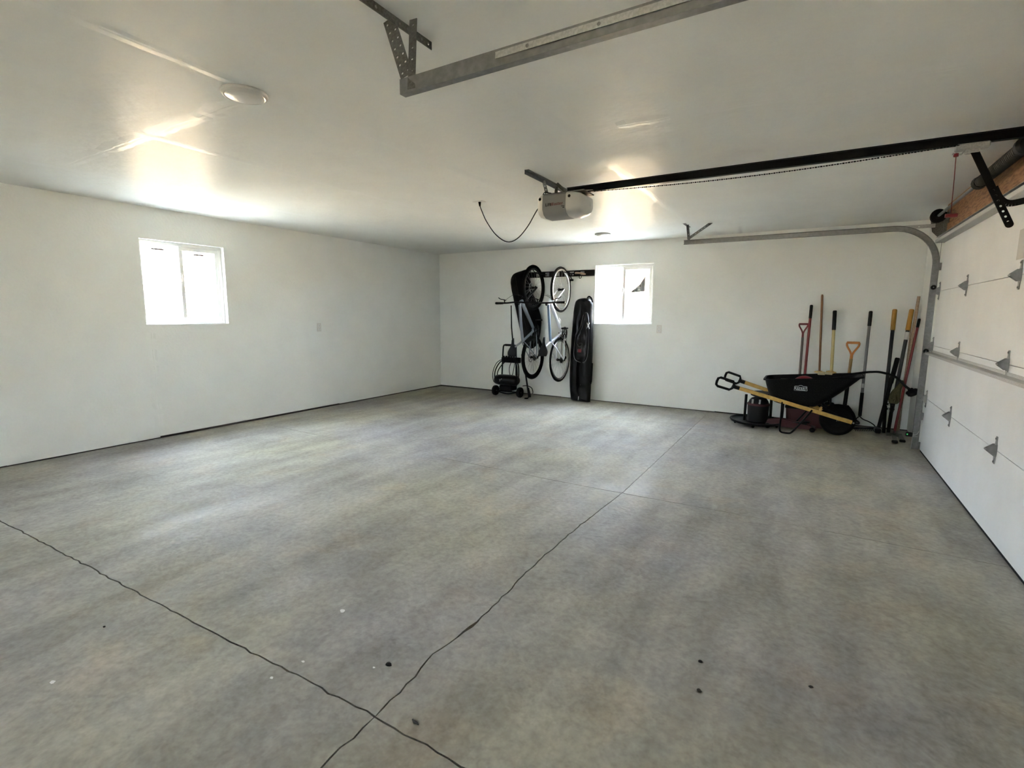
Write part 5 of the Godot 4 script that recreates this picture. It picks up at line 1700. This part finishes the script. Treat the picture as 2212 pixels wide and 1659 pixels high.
func make_tools() -> void:
	var st: SurfaceTool
	var V := func(x: float, y: float, z: float) -> Vector3: return Vector3(x, y, z)
	# shovel with a red D grip
	var foot := Vector3(5.91, 0.0, 0.055)
	var top := Vector3(5.902, 1.255, 0.036)
	var o := thing("d_grip_shovel", "dark shafted shovel with a small red D grip", "shovel", foot, "yard tools leaning in the corner")
	var t := top - foot
	st = mb(); d_grip(st, t, t.normalized(), Vector3.RIGHT, 0.095, 0.085, 0.010); build(st, "grip", M.red_paint, o)
	st = mb(); tube(st, [t * 0.25, t * (1.0 - 0.17 / t.length())], 0.0145, 10); build(st, "shaft", M.shaft_chrome, o)
	blade(o, t, 0.22, 0.28, M.black_metal)
	# red shafted tool with black grip
	o = pole_tool("long_shovel", "long red shafted shovel with a black grip", "shovel", V.call(5.97, 1.496, 0.03), V.call(5.957, 0, 0.125), 0.0155, M.red_paint, 0.17, M.black_rubber, 0.018)
	blade(o, V.call(0.013, 1.496, -0.095), 0.21, 0.29, M.black_metal)
	# thin wooden stick
	o = pole_tool("broom", "tall thin brown wooden broom handle", "broom", V.call(6.076, 1.614, 0.022), V.call(6.149, 0, 0.06), 0.0125, M.brown_wood, 0, null)
	st = mb(); tube(st, [V.call(-0.072, 1.595, -0.037), V.call(-0.0735, 1.624, -0.038)], [0.0135, 0.008], 8); build(st, "cap", M.brown_wood, o)
	st = mb(); span(st, V.call(-0.05, 0.0, -0.03), V.call(0.05, 0.10, 0.03), 0.008); build(st, "brush_head", M.black_rubber, o)
	# yellow shafted tool
	o = pole_tool("fiberglass_shovel", "pale yellow shafted shovel with a long black grip", "shovel", V.call(6.224, 1.426, 0.035), V.call(6.264, 0, 0.14), 0.0185, M.yellow_shaft, 0.24, M.black_rubber, 0.0225)
	blade(o, V.call(-0.040, 1.426, -0.105), 0.16, 0.29, M.black_metal)
	# spade with orange D grip
	foot = Vector3(6.402, 0.0, 0.20)
	top = Vector3(6.445, 1.036, 0.04)
	o = thing("spade", "short spade with an orange D grip and wooden shaft", "spade", foot, "yard tools leaning in the corner")
	t = top - foot
	st = mb(); d_grip(st, t, t.normalized(), Vector3.RIGHT, 0.125, 0.115, 0.013); build(st, "grip", M.orange_plastic, o)
	st = mb(); tube(st, [t * 0.42, t * (1.0 - 0.2 / t.length())], 0.018, 10); build(st, "shaft", M.tan_dark, o)
	st = mb(); tube(st, [t * 0.25, t * 0.50], [0.022, 0.021], 10); build(st, "socket", M.black_metal, o)
	blade(o, t, 0.155, 0.28, M.black_metal, "blade", false)
	# bow rake
	foot = Vector3(6.60, 0.0, 0.20)
	top = Vector3(6.588, 1.42, 0.035)
	o = pole_tool("bow_rake", "grey shafted bow rake with a black grip", "rake", top, V.call(6.572, 0.145, 0.19), 0.0155, M.grey_shaft, 0.18, M.black_rubber, 0.020)
	st = mb(); tube(st, [V.call(0.001, 0.02, -0.002), V.call(0.004, 0.30, -0.035)], 0.019, 10); build(st, "ferrule", M.black_metal, o)
	st = mb(); tube(st, [V.call(0.0045, 0.36, -0.043), V.call(0.005, 0.41, -0.048)], 0.0168, 10); build(st, "band", M.galv_light, o)
	st = mb()
	tube(st, curve_pts([V.call(0.0, 0.02, 0.0), V.call(-0.03, -0.01, 0.02), V.call(-0.035, -0.04, 0.06), V.call(-0.05, -0.07, 0.10), V.call(-0.055, -0.115, 0.115)], 4), 0.006, 6)
	tube(st, curve_pts([V.call(0.0, 0.02, 0.0), V.call(0.03, -0.01, 0.02), V.call(0.10, -0.04, 0.01), V.call(0.155, -0.08, -0.005), V.call(0.16, -0.115, -0.01)], 4), 0.006, 6)
	beam(st, V.call(-0.06, -0.115, 0.12), V.call(0.17, -0.115, -0.015), 0.012, 0.022, Vector3.UP, 0.002)
	for i in 13:
		var tc: Vector3 = V.call(-0.055 + i * 0.018, -0.115, 0.117 - i * 0.0106)
		tube(st, [tc, tc + V.call(0.012, -0.007, 0.02), tc + V.call(0.022, -0.026, 0.038)], [0.006, 0.005, 0.003], 5)
	build(st, "rake_head", M.black_metal, o)
	# post hole digger
	foot = Vector3(6.835, 0.0, 0.26)
	o = thing("post_hole_digger", "black post hole digger with two yellow orange grips", "digger", foot, "yard tools leaning in the corner")
	for q in [[V.call(-0.020, 1.44, -0.205), V.call(-0.038, 0.26, -0.02), false], [V.call(0.137, 1.44, -0.205), V.call(0.035, 0.26, -0.02), true]]:
		var a: Vector3 = q[0]
		var b: Vector3 = q[1]
		var d := (a - b).normalized()
		st = mb(); tube(st, [b, a - d * 0.20], 0.019, 10); build(st, "handle", M.dark_shaft, o)
		st = mb(); tube(st, [a - d * 0.245, a - d * 0.235, a - d * 0.008, a], [0.0215, 0.0235, 0.0235, 0.018], 12); build(st, "grip", M.orange_grip, o)
		if q[2]:
			st = mb(); tube(st, [a - d * 0.265, a - d * 0.355], 0.0197, 12); build(st, "white_label", M.white_print, o)
	for s in [-1.0, 1.0]:
		st = mb()
		var rows := []
		for i in 8:
			var u := i / 7.0
			var row := []
			for k in 7:
				var v := (k / 6.0 - 0.5) * 2.0
				var wd := 0.062 * (1.0 if u > 0.2 else lerpf(0.45, 1.0, u / 0.2))
				row.append(V.call(s * (0.040 - 0.028 * v * v + 0.012 * u), u * 0.33 + 0.003, v * wd - 0.01))
			rows.append(row)
		for i in 7:
			for k in 6:
				var n: Vector3 = (rows[i][k + 1] - rows[i][k]).cross(rows[i + 1][k] - rows[i][k]).normalized()
				if n.x * s < 0: n = -n
				quad(st, rows[i][k], rows[i][k + 1], rows[i + 1][k + 1], rows[i + 1][k], n)
				var e := V.call(-s * 0.003, 0, 0) as Vector3
				quad(st, rows[i][k] + e, rows[i][k + 1] + e, rows[i + 1][k + 1] + e, rows[i + 1][k] + e, -n)
		build(st, "blade", M.black_metal, o)
	for y in [0.29, 0.345]:
		st = mb()
		beam(st, V.call(-0.055, y, 0.0), V.call(0.055, y, 0.0), 0.02, 0.022, Vector3.UP, 0.002)
		build(st, "link", M.black_metal, o)
		st = mb()
		lathe(st, [Vector2(0, 0.008), Vector2(0.008, 0.006), Vector2(0.009, 0)], 8, Transform3D(Basis(Vector3.RIGHT, PI / 2), V.call(0.0, y, 0.011)))
		build(st, "bolt", M.galv_light, o)
	# short black handled tool
	o = pole_tool("sledge_hammer", "short thick black handled hammer between the digger and the rake", "hammer", V.call(6.866, 0.890, 0.27), V.call(6.742, 0.0, 0.34), 0.019, M.black_rubber, 0.30, M.black_rubber, 0.024)
	st = mb(); bx(st, V.call(0.0, 0.045, 0), V.call(0.06, 0.06, 0.15), 0.012); build(st, "head", M.black_metal, o)
	# olive cloth slung over the digger
	var rg := thing("olive_rag", "crumpled olive cloth hung on the post hole digger handle", "cloth", V.call(6.880, 0.36, 0.235))
	st = mb()
	var oo := []
	for p in [[-0.045, 0.0], [0.0, -0.015], [0.05, 0.01], [0.055, 0.10], [0.06, 0.19], [0.075, 0.245], [0.05, 0.27], [0.01, 0.20], [-0.03, 0.14], [-0.055, 0.07]]:
		oo.append(Vector2(p[0], p[1]))
	pillow(st, smooth_outline(oo, 4), 0.022, Transform3D(), 31, 0.03)
	build(st, "cloth", M.olive, rg)
	# red pole by the track and pale wooden pole
	o = pole_tool("hoe", "slanting thin red shafted hoe with a black tip beside the door track", "hoe", V.call(7.025, 1.335, 0.24), V.call(6.900, 0.0, 0.33), 0.0125, M.red_paint, 0.10, M.black_rubber, 0.0145)
	st = mb(); bx(st, V.call(0.0, 0.035, 0.05), V.call(0.15, 0.004, 0.09), 0.001, Transform3D(Basis(Vector3.RIGHT, 0.5), V.call(0, 0.0, 0))); tube(st, [V.call(0, 0.05, 0.0), V.call(0.0, 0.02, 0.06)], 0.008, 6); build(st, "hoe_blade", M.galv_dark, o)
	o = pole_tool("closet_pole", "pale weathered wooden pole in the corner behind the red hoe", "pole", V.call(7.022, 1.587, 0.06), V.call(6.945, 0.0, 0.16), 0.0155, M.pale_wood, 0, null)
	o = pole_tool("garden_stake", "very thin pale stake standing in the corner beside the wooden pole", "stake", V.call(6.985, 1.40, 0.03), V.call(6.975, 0.0, 0.10), 0.006, M.pale_wood, 0, null)
	# two bars on the floor
	for q in [[V.call(6.885, 0.012, 0.46), V.call(6.862, 0.012, 0.78), "short grey steel bar on the floor with a dark rubber foot"], [V.call(6.955, 0.012, 0.42), V.call(6.938, 0.012, 0.70), "short grey steel bar on the floor nearest the safety sensor"]]:
		var b := thing("steel_bar", q[2], "bar", q[0], "bars on the floor in the corner")
		var e: Vector3 = q[1] - q[0]
		st = mb(); beam(st, Vector3.ZERO, e * 0.88, 0.045, 0.024, Vector3.UP, 0.004); build(st, "bar", M.galv_dark, b)
		st = mb(); beam(st, e * 0.86, e, 0.055, 0.023, Vector3.UP, 0.006); build(st, "rubber_foot", M.rubber, b)

func make_clutter() -> void:
	var st: SurfaceTool
	# rolling work stool: seat, two posts, tray base on castors
	var s := thing("rolling_work_stool", "black rolling stool with a round tray base behind the wheelbarrow grips", "stool", Vector3(5.485, 0, 0.53))
	st = mb()
	lathe(st, [Vector2(0.0, 0.040), Vector2(0.255, 0.040), Vector2(0.285, 0.050), Vector2(0.30, 0.068), Vector2(0.312, 0.068), Vector2(0.315, 0.058), Vector2(0.30, 0.036), Vector2(0.26, 0.028), Vector2(0.0, 0.028)], 44)
	build(st, "tray_base", M.black_plastic, s)
	for i in 5:
		var a := TAU * (i + 0.3) / 5.0
		st = mb()
		lathe(st, [Vector2(0, -0.010), Vector2(0.014, -0.008), Vector2(0.014, 0.008), Vector2(0, 0.010)], 12, Transform3D(Basis(Vector3.RIGHT, PI / 2), Vector3(cos(a) * 0.25, 0.0142, sin(a) * 0.25)))
		build(st, "castor", M.black_rubber, s)
	for x in [-0.142, 0.150]:
		st = mb()
		tube(st, [Vector3(x, 0.04, 0.0), Vector3(x * 0.98, 0.37, 0.0)], 0.0165, 10)
		build(st, "post", M.black_metal, s)
	st = mb()
	lathe(st, [Vector2(0, 0.392), Vector2(0.15, 0.392), Vector2(0.172, 0.402), Vector2(0.172, 0.425), Vector2(0.15, 0.442), Vector2(0, 0.446)], 32, Transform3D(Basis(), Vector3(0.08, -0.030, -0.02)))
	build(st, "seat", M.black_plastic, s)
	# bucket on the tray of the stool
	var b := thing("bucket_vacuum", "small black and red bucket vacuum on the stool tray", "vacuum", Vector3(5.492, 0.042, 0.53))
	st = mb()
	lathe(st, [Vector2(0.0, 0.0), Vector2(0.112, 0.0), Vector2(0.118, 0.01), Vector2(0.124, 0.21), Vector2(0.0, 0.21)], 28)
	build(st, "bucket", M.grey_plastic, b)
	st = mb()
	lathe(st, [Vector2(0.118, 0.205), Vector2(0.130, 0.207), Vector2(0.130, 0.228), Vector2(0.116, 0.236)], 28)
	build(st, "rim_band", M.red_dull, b)
	st = mb()
	lathe(st, [Vector2(0.118, 0.232), Vector2(0.108, 0.262), Vector2(0.085, 0.292), Vector2(0.05, 0.305), Vector2(0, 0.308)], 28)
	build(st, "motor_head", M.black_plastic, b)
	for x in [-0.06, 0.02]:
		st = mb()
		beam(st, Vector3(x, 0.235, 0.115), Vector3(x, 0.285, 0.088), 0.022, 0.010, Vector3(0, 0, 1), 0.002)
		build(st, "latch", M.galv_light, b)
	# red tool chest and floor jack behind the wheelbarrow
	var c := thing("red_storage_box", "dull red plastic storage box behind the wheelbarrow leg", "box", Vector3(6.005, 0.0, 0.30))
	st = mb()
	loft(st, [rrect(-0.20, 0.20, -0.09, 0.09, 0.03, func(x): return 0.0), rrect(-0.215, 0.215, -0.10, 0.10, 0.03, func(x): return 0.22)])
	build(st, "body", M.red_dull, c)
	st = mb()
	loft(st, [rrect(-0.225, 0.225, -0.11, 0.11, 0.03, func(x): return 0.22), rrect(-0.225, 0.225, -0.11, 0.11, 0.03, func(x): return 0.245), rrect(-0.20, 0.20, -0.09, 0.09, 0.03, func(x): return 0.26)])
	build(st, "lid", M.black_plastic, c)
	var j := thing("floor_jack", "low red floor jack under the wheelbarrow", "jack", Vector3(5.87, 0.0, 0.62))
	for z in [-0.06, 0.06]:
		st = mb()
		prism(st, PackedVector2Array([Vector2(-0.28, 0.03), Vector2(-0.26, 0.09), Vector2(-0.12, 0.12), Vector2(0.20, 0.07), Vector2(0.26, 0.05), Vector2(0.26, 0.03)]), 0.012, Transform3D(Basis(), Vector3(0, 0, z - 0.006)))
		build(st, "side_plate", M.red_dull, j)
	for x in [-0.25, 0.22]:
		st = mb()
		lathe(st, [Vector2(0, -0.075), Vector2(0.030, -0.075), Vector2(0.030, 0.075), Vector2(0, 0.075)], 16, Transform3D(Basis(Vector3.RIGHT, PI / 2), Vector3(x, 0.031, 0)))
		build(st, "roller", M.black_metal, j)
	st = mb()
	beam(st, Vector3(-0.12, 0.06, 0), Vector3(0.16, 0.09, 0), 0.05, 0.03, Vector3.UP, 0.004)
	lathe(st, [Vector2(0, 0.10), Vector2(0.04, 0.10), Vector2(0.045, 0.112), Vector2(0, 0.112)], 14, Transform3D(Basis(), Vector3(0.15, 0.0, 0)))
	build(st, "lift_arm", M.black_metal, j)

	# crumbs on the slab
	var rng := RandomNumberGenerator.new(); rng.seed = 77
	var dark := [[4.685, 6.160, 0.010, "small dark clod on the slab above the crack crossing"], [5.726, 5.508, 0.007, "tiny dark pebble on the slab, the smaller of a pair"], [5.752, 5.674, 0.0075, "tiny dark pebble on the slab, the larger of a pair"], [6.103, 5.440, 0.006, "tiny dark pebble alone on the right hand slab"], [3.454, 6.626, 0.005, "tiny dark pebble alone beside the long cross crack"]]
	for d in dark:
		var o := thing("pebble", d[3], "pebble", Vector3(d[0], 0, d[1]), "dark crumbs on the floor")
		st = mb()
		var rgs := []
		for i in 5:
			var row := []
			for k in 9:
				var a := TAU * k / 9.0
				var r: float = d[2] * [0.7, 1.0, 0.9, 0.6, 0.2][i] * rng.randf_range(0.75, 1.2)
				row.append(Vector3(cos(a) * r * 1.3, d[2] * [0.0, 0.25, 0.6, 0.9, 1.05][i], sin(a) * r))
			rgs.append(row)
		loft(st, rgs)
		build(st, "crumb", M.clod, o)
	var tw := thing("twig", "short dark twig on the slab below the crack crossing", "twig", Vector3(4.965, 0.004, 6.321))
	st = mb()
	tube(st, [Vector3(-0.016, 0, -0.004), Vector3(-0.004, 0.003, 0.003), Vector3(0.008, 0.001, 0.001), Vector3(0.018, 0.004, 0.006)], [0.003, 0.004, 0.003, 0.002], 6)
	build(st, "stick", M.clod, tw)
	var pale := [[4.243, 6.006, 0.013, "white paint fleck, the largest one, on the floor"], [3.688, 6.874, 0.009, "white paint fleck near the lower long crack"], [4.384, 6.321, 0.007, "white paint fleck between the clod and the cross crack"], [4.647, 6.201, 0.005, "white paint fleck beside the dark clod"], [4.36, 6.44, 0.006, "white paint fleck just off the cross crack"]]
	for d in pale:
		var o := thing("paint_fleck", d[3], "paint fleck", Vector3(d[0], 0, d[1]), "white paint flecks on the floor")
		var pg := PackedVector2Array()
		for k in 9:
			var a := TAU * k / 9.0
			pg.append(Vector2(cos(a) * 1.4, sin(a)) * d[2] * rng.randf_range(0.6, 1.1))
		st = mb()
		prism(st, pg, 0.0012, Transform3D(Basis(Vector3.RIGHT, -PI / 2), Vector3(0, 0.0002, 0)))
		build(st, "fleck", M.white_print, o)

func tool_materials() -> void:
	M.tray = worldmap(mat(1, 1, 1, 0.55, 0.0, 0.2), 4.0)
	M.tray.albedo_texture = noise_tex(0.03, 512, false, 1, 4, 51, grad([[0.0, Color(0.003, 0.003, 0.003)], [0.62, Color(0.005, 0.005, 0.005)], [0.78, Color(0.012, 0.012, 0.011)], [1.0, Color(0.05, 0.048, 0.044)]]))
	M.yellow_wood = worldmap(mat(1, 1, 1, 0.5), 5.0)
	M.yellow_wood.albedo_texture = noise_tex(0.012, 256, false, 1, 4, 52, grad([[0.0, Color(0.46, 0.27, 0.055)], [1.0, Color(0.62, 0.40, 0.11)]]))
	M.badge = mat(0.55, 0.57, 0.56, 0.6)
	M.red_plastic = mat(0.20, 0.012, 0.016, 0.4)
	M.red_dull = mat(0.05, 0.005, 0.007, 0.6)
	M.glove = mat(0.68, 0.50, 0.22, 0.9)
	M.glove_dark = mat(0.55, 0.46, 0.30, 0.9)
	M.shaft_chrome = mat(0.10, 0.085, 0.075, 0.3, 0.6)
	M.brown_wood = mat(0.21, 0.095, 0.035, 0.5)
	M.tan_dark = mat(0.26, 0.16, 0.055, 0.6)
	M.pale_wood = worldmap(mat(1, 1, 1, 0.7), 8.0)
	M.pale_wood.albedo_texture = noise_tex(0.03, 256, false, 1, 4, 53, grad([[0.0, Color(0.26, 0.17, 0.11)], [1.0, Color(0.50, 0.40, 0.29)]]))
	M.yellow_shaft = mat(0.50, 0.41, 0.16, 0.35)
	M.grey_shaft = mat(0.10, 0.105, 0.105, 0.4)
	M.dark_shaft = mat(0.016, 0.017, 0.018, 0.45, 0.0, 0.35)
	M.orange_plastic = mat(0.52, 0.20, 0.035, 0.4)
	M.orange_grip = mat(0.42, 0.215, 0.025, 0.5)
	M.olive = worldmap(mat(1, 1, 1, 0.95), 9.0)
	M.olive.albedo_texture = noise_tex(0.04, 256, false, 1, 4, 54, grad([[0.0, Color(0.04, 0.04, 0.015)], [1.0, Color(0.14, 0.135, 0.06)]]))
	M.black_plastic = mat(0.007, 0.007, 0.0075, 0.5)
	M.grey_plastic = mat(0.012, 0.012, 0.012, 0.5, 0.0, 0.3)
	for k in ["black_plastic"]:
		M[k].metallic_specular = 0.25
	M.clod = mat(0.02, 0.017, 0.014, 0.9)

func _ready() -> void:
	# camera
	var cam := Camera3D.new()
	cam.name = "camera"
	add_child(cam)
	cam.fov = 74.77
	cam.near = 0.05
	cam.far = 400.0
	cam.transform = Transform3D(Basis(Vector3.UP, deg_to_rad(30.761)) * Basis(Vector3.RIGHT, deg_to_rad(-7.920)) * Basis(Vector3.BACK, deg_to_rad(0.310)), Vector3(6.011, 1.361, 7.458))
	cam.current = true
	# sky and sun: a bright day, the sun stands over the side of the overhead door
	var we := WorldEnvironment.new()
	we.name = "world"
	var e := Environment.new()
	e.background_mode = Environment.BG_SKY
	var sm := ProceduralSkyMaterial.new()
	sm.sky_top_color = Color(0.86, 0.92, 1.0)
	sm.sky_horizon_color = Color(0.98, 0.99, 0.99)
	sm.ground_bottom_color = Color(0.6, 0.55, 0.45)
	sm.ground_horizon_color = Color(0.9, 0.88, 0.84)
	sm.sky_energy_multiplier = 2.0
	sm.ground_energy_multiplier = 2.0
	sm.sun_angle_max = 1.0
	var sk := Sky.new()
	sk.sky_material = sm
	e.sky = sk
	e.ambient_light_source = Environment.AMBIENT_SOURCE_DISABLED
	e.tonemap_mode = Environment.TONE_MAPPER_LINEAR
	e.tonemap_exposure = 20.0
	e.sdfgi_enabled = true
	e.ssao_enabled = true
	e.ssil_enabled = true
	we.environment = e
	add_child(we)
	var sun := DirectionalLight3D.new()
	sun.name = "sun"
	sun.light_energy = 5.0
	sun.light_color = Color(1.0, 0.97, 0.90)
	sun.light_angular_distance = 0.5
	sun.shadow_enabled = true
	add_child(sun)
	sun.look_at_from_position(Vector3(6, 9, 7), Vector3.ZERO)

	make_materials()
	more_materials()
	bike_materials()
	tool_materials()
	concrete()
	make_shell()
	make_window("window_1", Vector3(0, 1.232, 4.862), Vector3(0, 0, -1), Vector3(1, 0, 0), 0.87, 0.883, "white vinyl sliding window with a dark strip on each pane")
	make_window("window_2", Vector3(3.061, 1.219, 0), Vector3(1, 0, 0), Vector3(0, 0, 1), 0.895, 0.888, "white vinyl sliding window with a dark triangular pennant")
	make_window("added_window_3", Vector3(5.2, 1.22, D), Vector3(-1, 0, 0), Vector3(0, 0, -1), 0.895, 0.888, "added unseen sliding window behind the camera that brightens the far corners")  # added window out of view, put in to brighten the far corners
	make_outside()
	window_marks()
	make_shrubs()
	make_overhead_door()
	make_opener()
	make_sensor()
	make_ceiling_light(3.505, 5.852, "white flush disc ceiling light at the end of a bright seam")
	make_ceiling_light(3.477, 0.83, "white flush disc ceiling light close to the wall with bikes")
	make_wall_outlet(Vector3(0, 1.161, 2.71), Vector3(0, 0, -1), Vector3(1, 0, 0), "white outlet on the wall with the strip sticker window")
	make_wall_outlet(Vector3(4.074, 1.155, 0), Vector3(1, 0, 0), Vector3(0, 0, 1), "white outlet beside the window with the pennant")
	make_bikes()
	make_bags()
	make_washer()
	make_wheelbarrow()
	make_tools()
	make_clutter()
